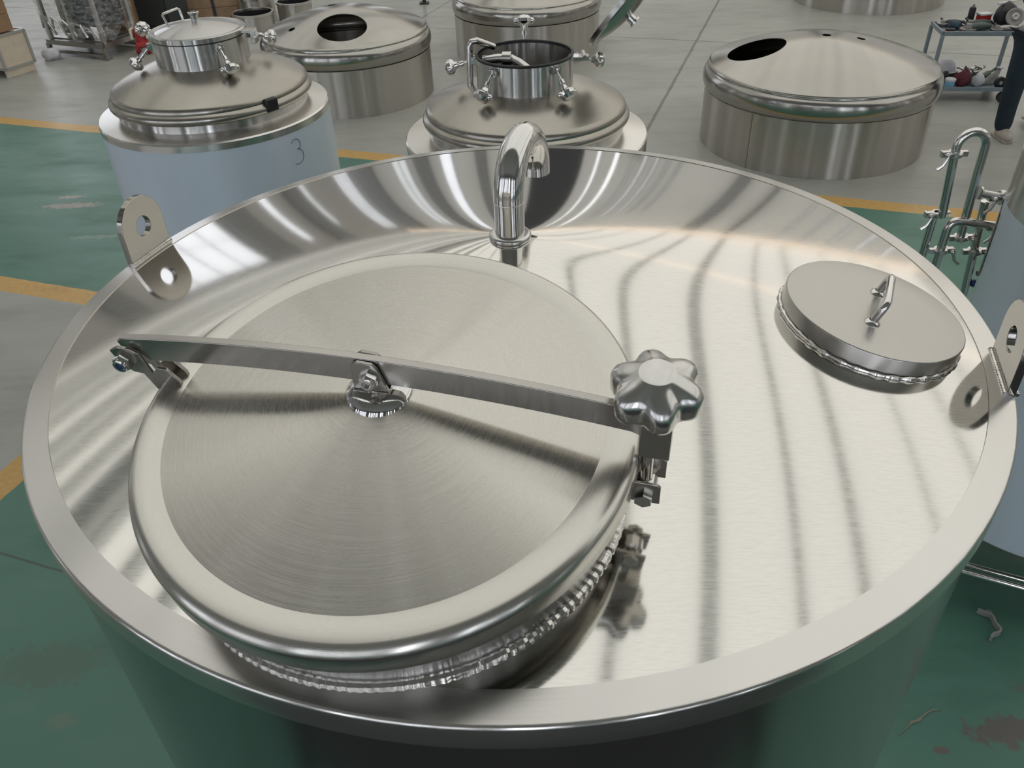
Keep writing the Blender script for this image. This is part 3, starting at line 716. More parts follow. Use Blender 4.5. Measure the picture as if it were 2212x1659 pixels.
b0 = lc + ldir * .135; mb = MB(); mb.tube([b0 - lside * .04 + lnrm * .02, b0 - lside * .04 + lnrm * .07, b0 + lside * .04 + lnrm * .07, b0 + lside * .04 + lnrm * .02], .0055, 10); mb.build('handle', M_CAST, lid)
for q in (-.03, .07):
    mb = MB(); mb.box(lc + ldir * q + lside * -.2 - lnrm * .004, (.05, .03, .022), ax=(ldir, lside, lnrm)); mb.build('lid_tab', M_CREAM, lid, bevel=.004)
mb = MB(); mb.box(hinge_p + Vector((-.02, 0, -.01)), (.08, .05, .016)); mb.cyl(hinge_p - Vector((0, .04, .0)), hinge_p + Vector((0, .04, 0)), .009); mb.build('hinge', M_CAST, fc, bevel=.002)

# film wrapped tank at the right edge
RTK = Vector((2.13, 2.42, 0))
rt = thing('fermenter', RTK, 'fermenter wrapped in pale blue film at the right edge, cut off by the frame', 'tank')
mb = MB(); mb.revolve([(.44, .355), (.44, 1.565)], 96); mb.build('film_shell', M_FILM, rt)
mb = MB(); mb.revolve([(0, .42), (.33, .36), (.425, .325), (.4425, .33), (.4425, .36)], 96); mb.build('base_band', M_DKSTEEL, rt)
mb = MB(); mb.revolve([(.4405, 1.56), (.4405, 1.74), (.43, 1.75), (.36, 1.78), (.36, 1.80)] + prof_arc(.35, 1.825, .022, -70, 60, 6) + [(.25, 1.89), (.1, 1.92), (0, 1.925)], 96); mb.build('steel_top', M_BRIGHT, rt)
for i in range(4):
    a = math.radians(20) + i * PI / 2; x, y = .34 * math.cos(a), .34 * math.sin(a)
    mb = MB(); mb.cyl((x, y, .03), (x, y, .38), .026); mb.revolve([(0, 0), (.045, 0), (.045, .02), (0, .045)], 20, (x, y, 0)); mb.build('leg', M_DKSTEEL, rt)
# bare oval patch around the nozzles (film cut away)
ac = math.atan2(2.66 - 2.42, 1.80 - 2.13); mb = MB(); vs = []; rows = 10; cols = 10; fs = []
for i in range(rows + 1):
    for j in range(cols + 1):
        y = -1 + 2 * j / cols; x = (-1 + 2 * i / rows); hw_ = .085 * math.sqrt(max(0, 1 - max(0, abs(y) - .6) ** 2 / .16)) if abs(y) > .6 else .085
        aa = ac + x * hw_ / .44; vs.append((.4425 * math.cos(aa), .4425 * math.sin(aa), 1.375 + y * .15))
for i in range(rows):
    for j in range(cols): k = i * (cols + 1) + j; fs.append((k, k + 1, k + cols + 2, k + cols + 1))
mb.add(vs, fs); mb.build('bare_patch', M_DKSTEEL, rt)
# pipework beside it
pw = bpy.data.objects.new('pipework', None); COL.objects.link(pw); pw.parent = rt; pw.location = Vector((1.62, 2.75, 0)) - RTK
W0 = Vector((1.62, 2.75, 0))
def loc(*p): return Vector(p) - W0
pr = .0155
mb = MB(); mb.tube([loc(1.609, 2.75, 1.435), loc(1.587, 2.75, 1.672)], pr, 16); mb.build('riser', M_TUBE, pw)
mb = MB(); mb.tube([loc(1.587, 2.75, 1.672)] + arc(loc(1.637, 2.75, 1.70), Vector((-1, 0, 0)), Vector((0, 0, 1)), .051, 0, PI, 18) + [loc(1.690, 2.75, 1.6), loc(1.703, 2.75, 1.34)], pr, 16); mb.build('u_bend', M_TUBE, pw)
mb = MB(); mb.tube([loc(1.597, 2.78, 1.44), loc(1.592, 2.78, .05)], pr, 16); mb.build('drop_pipe', M_TUBE, pw)
mb = MB(); mb.tube([loc(1.636, 2.74, 1.30)] + [loc(1.637, 2.74, 1.39)] + arc(loc(1.668, 2.74, 1.388), Vector((-1, 0, 0)), Vector((0, 0, 1)), .031, 0, PI / 2, 8) + [loc(1.845, 2.72, 1.396)], pr, 16); mb.build('cross_pipe', M_TUBE, pw)
mb = MB(); mb.tube([loc(1.636, 2.74, 1.30), loc(1.628, 2.74, .05)], pr, 16); mb.build('drop_pipe', M_TUBE, pw)
mb = MB(); mb.tube([loc(1.752, 2.75, 1.49), loc(1.79, 2.75, 1.10), loc(1.80, 2.75, .05)], pr, 16); mb.build('drop_pipe', M_TUBE, pw)
mb = MB(); mb.tube([loc(1.722, 2.75, 1.522), loc(1.845, 2.73, 1.50)], pr * .95, 16); mb.tube([loc(1.718, 2.75, 1.523), loc(1.724, 2.75, 1.5225)], .024, 16); mb.build('sample_stub', M_TUBE, pw)
mb = MB(); mb.box(loc(1.845, 2.735, 1.215), (.05, .04, .075)); mb.cyl(loc(1.83, 2.73, 1.25), loc(1.83, 2.73, 1.33), .014); mb.cyl(loc(1.80, 2.73, 1.2), loc(1.85, 2.73, 1.2), .012); mb.build('valve', M_DKSTEEL, pw, bevel=.004)
mb = MB(); mb.ball(loc(1.812, 2.745, 1.148), .016, 12, 8); mb.build('blue_knob', M_BLUEPLUG, pw)
def triclamp(p, ax=(0, 0, 1), side=1):
    ax = Vector(ax); x = Vector((1, 0, 0)) if abs(ax.z) > .5 else Vector((0, 0, 1)); y = ax.cross(x)
    mb = MB(); mb.revolve([(.0155, -.009), (.024, -.009), (.028, -.004), (.028, .004), (.024, .009), (.0155, .009)], 24, p, fr=(x, y, ax))
    e = Vector((-1, 0, 0)) * side; q = Vector(p) + e * .036
    mb.box(q, (.026, .018, .02)); mb.cyl(q + Vector((0, -.02, 0)), q + Vector((0, .025, 0)), .005); mb.ball(q + Vector((0, -.024, .004)), .01, 10, 6)
    mb.box(Vector(p) - e * .033, (.02, .016, .018))
    mb.tube([q + Vector((0, -.028, 0)), q + e * .012 + Vector((0, -.03, -.03)), q + e * .03 + Vector((0, -.03, -.045))], .006, 8)
    mb.build('pipe_clamp', M_CAST, pw)
triclamp(loc(1.588, 2.75, 1.675)); triclamp(loc(1.603, 2.77, 1.436)); triclamp(loc(1.636, 2.74, 1.30), side=-1); triclamp(loc(1.703, 2.75, 1.345), side=-1); triclamp(loc(1.825, 2.723, 1.396), (1, 0, 0)); triclamp(loc(1.80, 2.738, 1.507), (1, 0, 0)); triclamp(loc(1.772, 2.75, 1.285), side=-1)
# low frame rail between the tanks
rl = thing('frame_rail', (1.86, 2.05, 0), 'pair of low horizontal steel pipes near the floor at the right edge', 'rail')
d_ = Vector((.26, -.125, 0))
for o_, z_ in ((0, .2), (.045, .2)):
    mb = MB(); s0 = Vector((-.085, .06 + o_, z_)); mb.tube([s0 - d_ * .6, s0 + d_ * 2.6], .012, 12); mb.build('rail_pipe', M_TUBE, rl)
for k_ in (-.5, 2.4):
    mb = MB(); s0 = Vector((-.085, .08, 0)) + d_ * k_; mb.cyl(s0, s0 + Vector((0, 0, .2)), .014); mb.build('post', M_TUBE, rl)

# ================================================================ small things on the floor at right
M_ZINC = plain('zinc_strap', (.34, .345, .34), .4, .2)
cl = thing('bent_clamp', (1.88, 2.0, 0), 'small bent steel clamp with an eye lying on the dark green floor', 'clamp')
pp = [(1.848, 2.069), (1.863, 2.055), (1.872, 2.049), (1.882, 2.045), (1.888, 2.038), (1.890, 2.027), (1.886, 2.012), (1.885, 2.000), (1.8875, 1.988), (1.890, 1.976), (1.887, 1.963), (1.879, 1.956), (1.865, 1.953), (1.853, 1.950), (1.842, 1.942), (1.833, 1.931)]
mb = MB(); pts = [(x - 1.88, y - 2.0) for x, y in pp]; L_ = []; 
for i, (x, y) in enumerate(pts):
    a = Vector(pts[min(i + 1, len(pts) - 1)]) - Vector(pts[max(i - 1, 0)]); nn = Vector((-a.y, a.x)).normalized() * .0042; L_.append(((x + nn.x, y + nn.y), (x - nn.x, y - nn.y)))
vs = []; fs = []
for p, q in L_: vs += [(p[0], p[1], .002), (p[0], p[1], .028), (q[0], q[1], .028), (q[0], q[1], .002)]
for i in range(len(L_) - 1):
    for j in range(4): fs.append((4 * i + j, 4 * i + (j + 1) % 4, 4 * i + 4 + (j + 1) % 4, 4 * i + 4 + j))
fs += [(3, 2, 1, 0), tuple(4 * (len(L_) - 1) + j for j in range(4))]
mb.add(vs, fs); mb.build('strap', M_ZINC, cl)
mb = MB(); N = 24; mb.holed([(.012 * math.cos(2 * PI * i / N), .012 * math.sin(2 * PI * i / N)) for i in range(N)], [(.006 * math.cos(2 * PI * i / N), .006 * math.sin(2 * PI * i / N)) for i in range(N)], (.009, .058, .012), (1, 0, 0), (0, 1, 0), -.003, .003); mb.build('eye', M_ZINC, cl)
pts = [(1.329, 1.561), (1.364, 1.586), (1.385, 1.602), (1.392, 1.608), (1.41, 1.610), (1.425, 1.617), (1.44, 1.628), (1.464, 1.642), (1.491, 1.652), (1.52, 1.648)]
mb = MB(); mb.tube([(x, y, .002) for x, y in pts], [.0015, .002, .004, .006, .005, .006, .003, .003, .003, .001], 8, flat=1.0)
tag(mb.build('tape_scrap', plain('dirty_tape', (.22, .22, .17), .7)), 'thin pale scrap of twisted tape on the green floor, lower right', 'tape')

# ================================================================ person at the right edge
pe = bpy.data.meshes.new('person')
J = [(4.60, 7.22, .92, .125, .105), (4.60, 7.22, 1.08, .115, .095), (4.60, 7.21, 1.28, .14, .10), (4.60, 7.21, 1.42, .13, .085), (4.60, 7.20, 1.50, .05, .05), (4.60, 7.17, 1.60, .072, .085), (4.60, 7.165, 1.69, .068, .08),
     (4.51, 7.21, .86, .085, .085), (4.475, 7.16, .48, .055, .055), (4.50, 7.17, .10, .036, .036), (4.49, 7.05, .04, .03, .025),
     (4.69, 7.22, .86, .085, .085), (4.78, 7.30, .48, .055, .055), (4.93, 7.48, .12, .036, .036), (4.93, 7.38, .04, .03, .025),
     (4.44, 7.21, 1.40, .05, .05), (4.44, 7.30, 1.14, .038, .038), (4.52, 7.08, 1.06, .028, .028),
     (4.78, 7.21, 1.40, .05, .05), (4.84, 7.23, 1.13, .038, .038), (4.86, 7.14, .90, .028, .028)]
Ed = [(0, 1), (1, 2), (2, 3), (3, 4), (4, 5), (5, 6), (0, 7), (7, 8), (8, 9), (9, 10), (0, 11), (11, 12), (12, 13), (13, 14), (3, 15), (15, 16), (16, 17), (3, 18), (18, 19), (19, 20)]
def skin_obj(name, J_, E_, mat, parent=None, root=0, sub=2):
    me = bpy.data.meshes.new(name); me.from_pydata([j[:3] for j in J_], E_, []); me.materials.append(mat)
    o = bpy.data.objects.new(name, me); COL.objects.link(o)
    if parent is not None: o.parent = parent
    k = o.modifiers.new('skin', 'SKIN'); k.use_smooth_shade = True
    for i, j in enumerate(J_):
        s = me.skin_vertices[0].data[i]; s.radius = (j[3], j[4]); s.use_root = (i == root)
    s = o.modifiers.new('sub', 'SUBSURF'); s.levels = sub; s.render_levels = sub
    return o
PO = Vector((4.6, 7.2, 0))
Jl = [(j[0] - PO.x, j[1] - PO.y, j[2], j[3], j[4]) for j in J]
hands = []
for base, hx in ((17, 1), (20, -1)):
    bx = Vector(Jl[base][:3]); k0 = len(Jl); Jl.append((bx.x, bx.y - .03, bx.z - .055, .026, .016)); Ed.append((base, k0))
    for i, (ox, ln) in enumerate(((-.024, .065), (-.008, .075), (.008, .07), (.022, .055))):
        k1 = len(Jl); Jl.append((bx.x + ox, bx.y - .045, bx.z - .09, .0088, .0088)); Jl.append((bx.x + ox, bx.y - .045 + .012, bx.z - .09 - ln, .0075, .0075)); Ed += [(k0, k1), (k1, k1 + 1)]
    k1 = len(Jl); Jl.append((bx.x + .03 * hx, bx.y - .05, bx.z - .06, .0095, .0095)); Jl.append((bx.x + .04 * hx, bx.y - .07, bx.z - .095, .008, .008)); Ed += [(k0, k1), (k1, k1 + 1)]
person = skin_obj('person', Jl, Ed, M_SKIN); person.location = PO
tag(person, 'person in dark navy trousers walking past the tool cart, cut by right edge', 'person')
tj = [(0, .02, .95, .165, .135), (-.085, .01, .84, .115, .115), (-.122, -.035, .50, .088, .09), (-.115, -.03, .30, .078, .08), (-.10, -.03, .05, .070, .078), (.09, .02, .84, .115, .115), (.18, .10, .50, .088, .09), (.33, .28, .12, .072, .076)]
skin_obj('trousers', tj, [(0, 1), (1, 2), (2, 3), (3, 4), (0, 5), (5, 6), (6, 7)], M_NAVY, person)
jj = [(0, .02, .93, .17, .14), (0, .02, 1.1, .16, .135), (0, .01, 1.3, .18, .13), (0, .01, 1.42, .15, .11), (0, .0, 1.475, .07, .065), (-.16, .01, 1.40, .075, .075), (-.16, .10, 1.14, .06, .06), (-.085, -.09, 1.065, .045, .045), (.18, .01, 1.40, .075, .075), (.24, .03, 1.13, .06, .06), (.255, -.05, .93, .045, .045)]
skin_obj('jacket', jj, [(0, 1), (1, 2), (2, 3), (3, 4), (3, 5), (5, 6), (6, 7), (3, 8), (8, 9), (9, 10)], M_NAVY, person)
for x, y, z in ((-.10, -.06, .0), (.33, .24, .03)):
    mb = MB(); mb.ball((x, y - .02, z + .05), .068, 16, 10, (.8, 1.95, .8)); mb.box((x, y - .005, z + .012), (.085, .24, .022)); mb.build('shoe', M_SHOE, person, bevel=.004)
mb = MB(); mb.ball((0, -.015, 1.67), .105, 18, 12, (.86, 1.0, 1.0)); hair = mb.build('hair', M_HAIR, person)
mb = MB(); mb.ball((0, -.118, 1.60), .016, 10, 8, (.9, 1.3, 1.3)); mb.build('nose', M_SKIN, person)
for sx in (-1, 1):
    mb = MB(); mb.ball((sx * .032, -.105, 1.635), .011, 10, 8, (1.3, .6, .7)); mb.build('eye', M_HAIR, person)
    mb = MB(); mb.ball((sx * .085, -.03, 1.615), .03, 10, 8, (.35, .7, 1)); mb.build('ear', M_SKIN, person)
mb = MB(); mb.ball((0, -.11, 1.565), .022, 10, 8, (1.2, .4, .3)); mb.build('mouth', plain('lips', (.35, .14, .12), .5), person)

# ================================================================ tool cart
CA = math.radians(-9.5); CO = Vector((4.68, 8.36, 0)); CX = Vector((math.cos(CA), math.sin(CA), 0)); CY = Vector((-math.sin(CA), math.cos(CA), 0))
cart = thing('tool_cart', CO, 'two-shelf grey steel tool cart loaded with tools and rags, top right', 'cart', rz=CA)
CW, CD = .74, .40
for nm, z in (('top_shelf', .635), ('bottom_shelf', .115)):
    mb = MB(); mb.box((0, 0, z), (CW, CD, .012))
    for y in (-CD / 2, CD / 2): mb.box((0, y, z + .012), (CW + .02, .02, .038))
    for x in (-CW / 2, CW / 2): mb.box((x, 0, z + .012), (.02, CD + .02, .038))
    mb.build(nm, M_CART, cart, bevel=.002)
for x in (-1, 1):
    for y in (-1, 1):
        mb = MB(); mb.box((x * (CW / 2), y * (CD / 2), .37), (.032, .032, .53)); mb.build('leg', M_CART, cart, bevel=.002)
        mb = MB(); mb.revolve([(0, -.015), (.048, -.015), (.052, -.01), (.052, .01), (.048, .015), (0, .015)], 20, (x * (CW / 2 - .03), y * (CD / 2 - .01), .052), fr=(Vector((1, 0, 0)), Vector((0, 0, 1)), Vector((0, 1, 0)))); mb.box((x * (CW / 2 - .03), y * (CD / 2 - .01), .085), (.03, .05, .04)); mb.build('caster', M_BLACK, cart)
def on_cart(x, y, z): return CO + CX * x + CY * y + Vector((0, 0, z))
M_GRIND = plain('dark_green_tool', (.05, .075, .065), .4); M_BROWN = plain('brown_disc', (.16, .10, .075), .7, var=.1, vs=30); M_TOOLBLK = plain('black_tool', (.02, .018, .022), .45)
M_DENIM = plain('blue_rag', (.04, .07, .10), .85, var=.25, vs=30); M_MAROON = plain('maroon_cloth', (.13, .03, .045), .9, var=.2, vs=25); M_CYAN = plain('light_blue_box', (.22, .46, .66), .6)
M_PINK = plain('salmon_box', (.62, .22, .20), .6, var=.12, vs=30); M_YEL = plain('pale_yellow_disc', (.62, .60, .34), .6); M_GLASS = plain('green_bottle', (.02, .07, .02), .15); M_GREYC = plain('grey_casting', (.30, .29, .28), .5, var=.15, vs=20)
T1, T2 = .642, .122
def grinder(x, y, ang, label, body=M_GRIND, disc=M_BROWN, s=1.0):
    s *= 1.25
    t = thing('angle_grinder', on_cart(x, y, T1), label, 'power tool', rz=ang)
    mb = MB(); mb.tube([(0, 0, .034 * s), (.05 * s, 0, .036 * s), (.11 * s, 0, .038 * s), (.19 * s, 0, .034 * s)], [.024 * s, .033 * s, .034 * s, .024 * s], 14); mb.build('body', body, t)
    mb = MB(); mb.tube([(-.005, 0, .016 * s), (-.005, 0, .065 * s)], [.032 * s, .024 * s], 14); mb.build('gear_head', M_GREYC, t)
    mb = MB(); mb.revolve([(0, .002), (.062 * s, .002), (.064 * s, .010), (.05 * s, .014), (0, .014)], 28, (-.005, 0, 0)); mb.build('disc', disc, t)
    mb = MB(); mb.revolve([(.045 * s, .018), (.068 * s, .016), (.068 * s, .032), (.03 * s, .036)], 28, (-.005, 0, 0)); mb.build('guard', M_DKSTEEL, t)
    mb = MB(); mb.tube([(0, .02, .05 * s), (0, .10 * s, .06 * s)], .012 * s, 10); mb.build('side_handle', M_TOOLBLK, t)
    return t
grinder(-.12, -.105, .1, 'dark angle grinder with brown disc, front centre of the cart top', s=.9)
grinder(-.06, .05, .0, 'green angle grinder with brown flap disc, mid depth on the cart top', s=.85)
grinder(-.29, .11, -.1, 'black angle grinder on the left corner of the cart top', M_TOOLBLK, M_DKSTEEL, .7)
grinder(.14, -.115, -.1, 'dull grey angle grinder with pale yellow disc, right front of the cart top', M_DKSTEEL, M_YEL, .75)
def lump(name, p, r, sc, mat, label, cat, seed=0, amp=.18):
    rnd = random.Random(seed); mb = MB(); mb.ball((0, 0, 0), 1, 20, 12)
    ph = [rnd.random() * 6 for _ in range(6)]; vs = []
    for v in mb.v:
        k = 1 + amp * (math.sin(4 * v[0] + ph[0]) * math.sin(3 * v[1] + ph[1]) + .6 * math.sin(7 * v[2] + ph[2] + 3 * v[0]) * math.cos(6 * v[1] + ph[3]))
        vs.append((v[0] * r * sc[0] * k, v[1] * r * sc[1] * k, max(v[2] * k, -.8) * r * sc[2] + .8 * r * sc[2]))
    mb.v = vs; o = mb.build(name, mat, sharp=80); o.location = p; return tag(o, label, cat)
lump('rag', on_cart(-.23, -.01, T1), .06, (1.0, .8, .75), M_DENIM, 'crumpled dark blue rag on the cart top left', 'rag', 1)
t = thing('sanding_block', on_cart(-.29, -.13, T1), 'salmon pink sanding pad on the front left of the cart top', 'tool', rz=CA)
mb = MB(); mb.box((0, 0, .008), (.10, .06, .016)); mb.build('pad', M_PINK, t, bevel=.004); mb = MB(); mb.box((0, 0, .026), (.085, .05, .02)); mb.build('grip', M_TOOLBLK, t, bevel=.006)
lump('leather_bag', on_cart(.25, .09, T1), .13, (.85, .75, .95), M_TOOLBLK, 'bulky black tool bag on the right half of the cart top', 'bag', 4, .1)
t = thing('grinding_wheel', on_cart(.29, -.045, T1 + .12), 'round grey wheel with bright hub leaning on the black bag, right of the cart top', 'wheel')
nn = Vector((-.25, -.8, .35)).normalized(); ex = nn.cross(Vector((0, 0, 1))).normalized(); ey = nn.cross(ex)
mb = MB(); mb.revolve([(.03, -.012), (.075, -.014), (.082, -.006), (.082, .006), (.075, .014), (.06, .012), (.052, .002), (.036, .002), (.03, .012)], 32, fr=(ex, ey, nn)); mb.build('rim', M_GREYC, t)
mb = MB(); mb.revolve([(0, -.012), (.03, -.012), (.03, .014), (.022, .018), (.014, .012), (0, .012)], 28, fr=(ex, ey, nn)); mb.build('hub', M_EDGE, t)
lump('casting', on_cart(.345, -.155, T1), .04, (.8, .8, 1.0), M_GREYC, 'rough grey casting on the right front corner of the cart top', 'casting', 9)
t = thing('spray_can', on_cart(-.04, .155, T1), 'dark upright spray can at the back of the cart top', 'can')
mb = MB(); mb.revolve([(0, 0), (.03, 0), (.031, .004), (.031, .15), (.026, .165), (.012, .172), (0, .172)], 24); mb.build('body', M_TOOLBLK, t); mb = MB(); mb.revolve([(0, .172), (.012, .172), (.012, .19), (.009, .194), (0, .194)], 16); mb.build('nozzle', M_GREYC, t)
t = thing('tool_box', on_cart(.075, .14, T1), 'small red box with white lid at the back of the cart top', 'box', rz=CA + .3)
mb = MB(); mb.box((0, 0, .05), (.11, .08, .10)); mb.build('body', plain('bright_red', (.5, .03, .03), .4), t, bevel=.004); mb = MB(); mb.box((0, 0, .108), (.12, .09, .016)); mb.build('lid', M_WHITEP, t, bevel=.003)
t = thing('paddle_brush', on_cart(.21, .09, T1 + .205), 'white strip brush lying on the black bag', 'brush', rz=CA + .5)
mb = MB(); mb.box((0, 0, .012), (.16, .03, .018)); mb.build('bristles', M_WHITEP, t, bevel=.004); mb = MB(); mb.tube([(.08, 0, .014), (.2, 0, .02)], .009, 10); mb.build('grip', M_CREAM, t)
# lower shelf
t = thing('storage_tub', on_cart(-.165, -.14, T2), 'small light blue tub with white lid on the lower shelf, left', 'tub', rz=CA)
mb = MB(); mb.revolve([(0, 0), (.042, 0), (.048, .07), (0, .07)], 24); mb.build('body', M_CYAN, t); mb = MB(); mb.revolve([(0, .070), (.051, .070), (.051, .085), (.046, .09), (0, .09)], 24); mb.build('lid', M_WHITEP, t)
lump('cloth_bundle', on_cart(-.03, -.06, T2), .085, (.95, .8, .95), M_MAROON, 'maroon cloth bundle in the middle of the lower shelf', 'cloth', 12)
lump('plastic_bag', on_cart(.115, -.08, T2), .07, (.9, .75, .95), M_WHITEP, 'knotted white plastic bag beside the maroon cloth on the lower shelf', 'bag', 15, .1)
lump('black_cloth', on_cart(-.20, .0, T2), .075, (.9, .7, .85), M_TOOLBLK, 'black cloth behind the blue tub on the lower shelf', 'cloth', 17)
t = thing('hard_hat', on_cart(-.15, .15, T2 + .09), 'white hard hat at the back of the lower shelf', 'hat', rz=.4)
mb = MB(); mb.revolve([(.10, 0), (.098, .03), (.08, .075), (.045, .105), (0, .115)], 32); mb.build('crown', M_WHITEP, t); mb = MB(); mb.revolve([(.098, .0), (.118, -.006), (.118, -.002), (.098, .006)], 32); mb.build('brim', M_WHITEP, t)
lump('rag_heap', on_cart(-.12, .13, T2), .09, (1.1, .6, .6), plain('dull_green_rag', (.06, .09, .05), .9, var=.2, vs=20), 'dull green rag heap under the white hard hat', 'rag', 21)
t = thing('glass_bottle', on_cart(.24, .10, T2 + .035), 'green glass bottle lying tilted on the lower shelf, right', 'bottle', rz=.5)
mb = MB(); mb.tube([(-.1, 0, .0), (.03, 0, .03), (.06, 0, .04), (.12, 0, .055)], [.032, .032, .014, .012], 16); mb.build('glass', M_GLASS, t); mb = MB(); mb.tube([(.12, 0, .055), (.135, 0, .0588)], .014, 12); mb.build('cap', M_DARK, t)
t = thing('paper_sack', on_cart(.245, -.01, T2), 'pale grey paper sack lying at the right end of the lower shelf', 'sack', rz=.2)
mb = MB(); mb.add([(-.11, -.03, 0), (.06, -.03, 0), (.10, -.02, .15), (.02, -.02, .10), (-.11, .03, 0), (.06, .03, 0), (.10, .02, .15), (.02, .02, .10)], [(0, 1, 2, 3), (7, 6, 5, 4), (0, 4, 5, 1), (1, 5, 6, 2), (2, 6, 7, 3), (3, 7, 4, 0)]); mb.build('sack_body', M_GREYC, t, bevel=.012, seg=3); mb = MB(); mb.box((.085, 0, .152), (.05, .05, .012), ); mb.build('folded_end', M_WHITEP, t, bevel=.003)
t = thing('spare_caster', on_cart(.30, -.145, T2), 'loose dark rubber caster on the right end of the lower shelf', 'caster')
mb = MB(); mb.revolve([(0, -.018), (.05, -.018), (.055, -.012), (.055, .012), (.05, .018), (0, .018)], 24, (0, 0, .056), fr=(X, Z, Vector((0, 1, 0)))); mb.build('tyre', M_BLACK, t); mb = MB(); mb.revolve([(0, -.022), (.018, -.022), (.018, .022), (0, .022)], 16, (0, 0, .056), fr=(X, Z, Vector((0, 1, 0)))); mb.build('hub', M_EDGE, t)
t = thing('drill_bit_set', on_cart(.08, .06, T2 + .115), 'jumble of dark metal fittings above the maroon cloth on the lower shelf', 'fittings', rz=CA)
for i in range(7):
    mb = MB(); a = random.random() * 3; p = Vector((-.09 + .03 * i, random.uniform(-.03, .03), random.uniform(0, .02))); d = Vector((math.cos(a), math.sin(a), .2)) * .045; mb.tube([p - d, p + d], .009, 10); mb.hexnut(p + d * .7, p + d * 1.1, .016); mb.build('fitting', M_CAST if i % 3 == 0 else M_DKSTEEL, t)
lump('black_bundle', on_cart(.08, .06, T2), .07, (1.3, .8, .72), M_TOOLBLK, 'black bundle under the metal fittings on the lower shelf', 'bundle', 31)

# ================================================================ back left: crates, boxes, wrapped machine
kd = Vector((.19, .363, 0)).normalized(); kl = Vector((-kd.y, kd.x, 0))
ka = math.atan2(kd.y, kd.x); CR = Vector((-5.99, 10.42, 0)) + kd * .205 + kl * .30
cr = thing('plywood_crate', CR, 'pale plywood crate with metal edges on skids, at the left edge', 'crate', rz=ka)
LX, LY = .41, .60
mb = MB(); mb.box((0, 0, .29), (LX, LY, .37)); mb.build('panels', M_PLY, cr)
mb = MB()
for x in (-1, 1):
    for y in (-1, 1): mb.box((x * LX / 2, y * LY / 2, .29), (.03, .03, .375))
for z in (.105, .475):
    for y in (-1, 1): mb.box((0, y * LY / 2, z), (LX + .01, .03, .03))
    for x in (-1, 1): mb.box((x * LX / 2, 0, z), (.03, LY + .01, .03))
mb.build('metal_edging', M_EDGE, cr)
for y in (-LY / 2 + .03, LY / 2 - .03):
    mb = MB(); mb.box((0, y, .045), (LX - .02, .05, .09)); mb.build('skid', M_PLY, cr, bevel=.003)
for i, (sx, sz, dx, lab) in enumerate(((.36, .19, -.06, 'brown cardboard box standing directly on the plywood crate'), (.38, .26, -.07, 'brown taped cardboard box, topmost of the stack at the left edge'))):
    z0 = .49 + (0 if i == 0 else .191); t = thing('cardboard_box', CR + kd * dx + kl * .0 + Vector((0, 0, z0)), lab, 'box', rz=ka + .03 * i)
    mb = MB(); mb.box((0, 0, sz / 2), (sx, .5, sz - .002)); mb.build('carton', M_CARD, t, bevel=.004); mb = MB(); mb.box((.0, 0, sz - .0005), (.05, .502, .003)); mb.box((0, -.2512, sz * .75), (.05, .0025, sz * .5)); mb.build('tape', M_CREAM, t)
# wrapped machine on a steel skid
SK = Vector((-5.03, 11.09, 0)); sa = math.atan2(.386, -.838); sx_ = Vector((math.cos(sa), math.sin(sa), 0)); sy_ = Vector((sx_.y, -sx_.x, 0))
mach = thing('wrapped_machine', SK, 'steel skid machine wrapped in clear stretch film, far left', 'machine')
SL_, SD_ = .98, .62
def sk(a, b, z): return sx_ * a + sy_ * b + Vector((0, 0, z))
for b in (0, SD_):
    for z, th in ((.165, .06), (.05, .03)):
        mb = MB(); mb.box(sk(SL_ / 2, b, z), (SL_, .05, th), sa); mb.build('rail', M_DKSTEEL, mach)
for a in (0, SL_):
    mb = MB(); mb.box(sk(a, SD_ / 2, .165), (.05, SD_, .06), sa); mb.build('rail', M_DKSTEEL, mach)
    for b in (0, SD_):
        mb = MB(); mb.box(sk(a, b, .08), (.05, .05, .14), sa); mb.box(sk(a, b, .01), (.09, .09, .02), sa); mb.build('foot', M_DKSTEEL, mach)
for a in (.03, .52, SL_ - .03):
    for b in (.05, SD_ - .05):
        mb = MB(); mb.box(sk(a, b, .72), (.045, .045, 1.06), sa); mb.build('upright', M_EDGE, mach)
mb = MB(); mb.box(sk(.5, .3, .2), (.9, .5, .02), sa); mb.build('deck', M_DKSTEEL, mach)
mb = MB(); mb.box(sk(.3, .35, .52), (.42, .4, .34), sa); mb.build('cabinet', M_DARK, mach, bevel=.01)
mb = MB(); mb.revolve([(0, 0), (.15, 0), (.16, .04), (.16, .4), (.1, .46), (0, .47)], 28, sk(.74, .32, .24)); mb.build('vessel', plain('olive_tank', (.10, .12, .06), .4), mach)
for i in range(5):
    mb = MB(); a = .12 + .18 * i; mb.tube([sk(a, .06, .24), sk(a + .05, .05, .34 + .05 * (i % 2)), sk(a + .2, .08, .36 + .03 * i), sk(a + .28, .12, .30)], .016, 10); mb.build('pipe', M_TUBE, mach)
mb = MB(); vs = []; n1, n2 = 60, 14; cxy = sk(.49, .31, 0)
for j in range(n2 + 1):
    for i in range(n1):
        t_ = 2 * PI * i / n1; c, s = math.cos(t_), math.sin(t_); q = (abs(c) ** 5 + abs(s) ** 5) ** (-.2); rr_ = 1 + .03 * math.sin(i * 2.1 + j) + .03 * random.random()
        p = cxy + sx_ * (c * q * .53 * rr_) + sy_ * (s * q * .36 * rr_); vs.append((p.x, p.y, .27 + 1.05 * j / n2 + (.07 * math.sin(i * .7) if j == 0 else 0)))
mb.add(vs, [(j * n1 + i, j * n1 + (i + 1) % n1, (j + 1) * n1 + (i + 1) % n1, (j + 1) * n1 + i) for j in range(n2) for i in range(n1)]); mb.build('stretch_wrap', M_WRAP, mach, sharp=80)
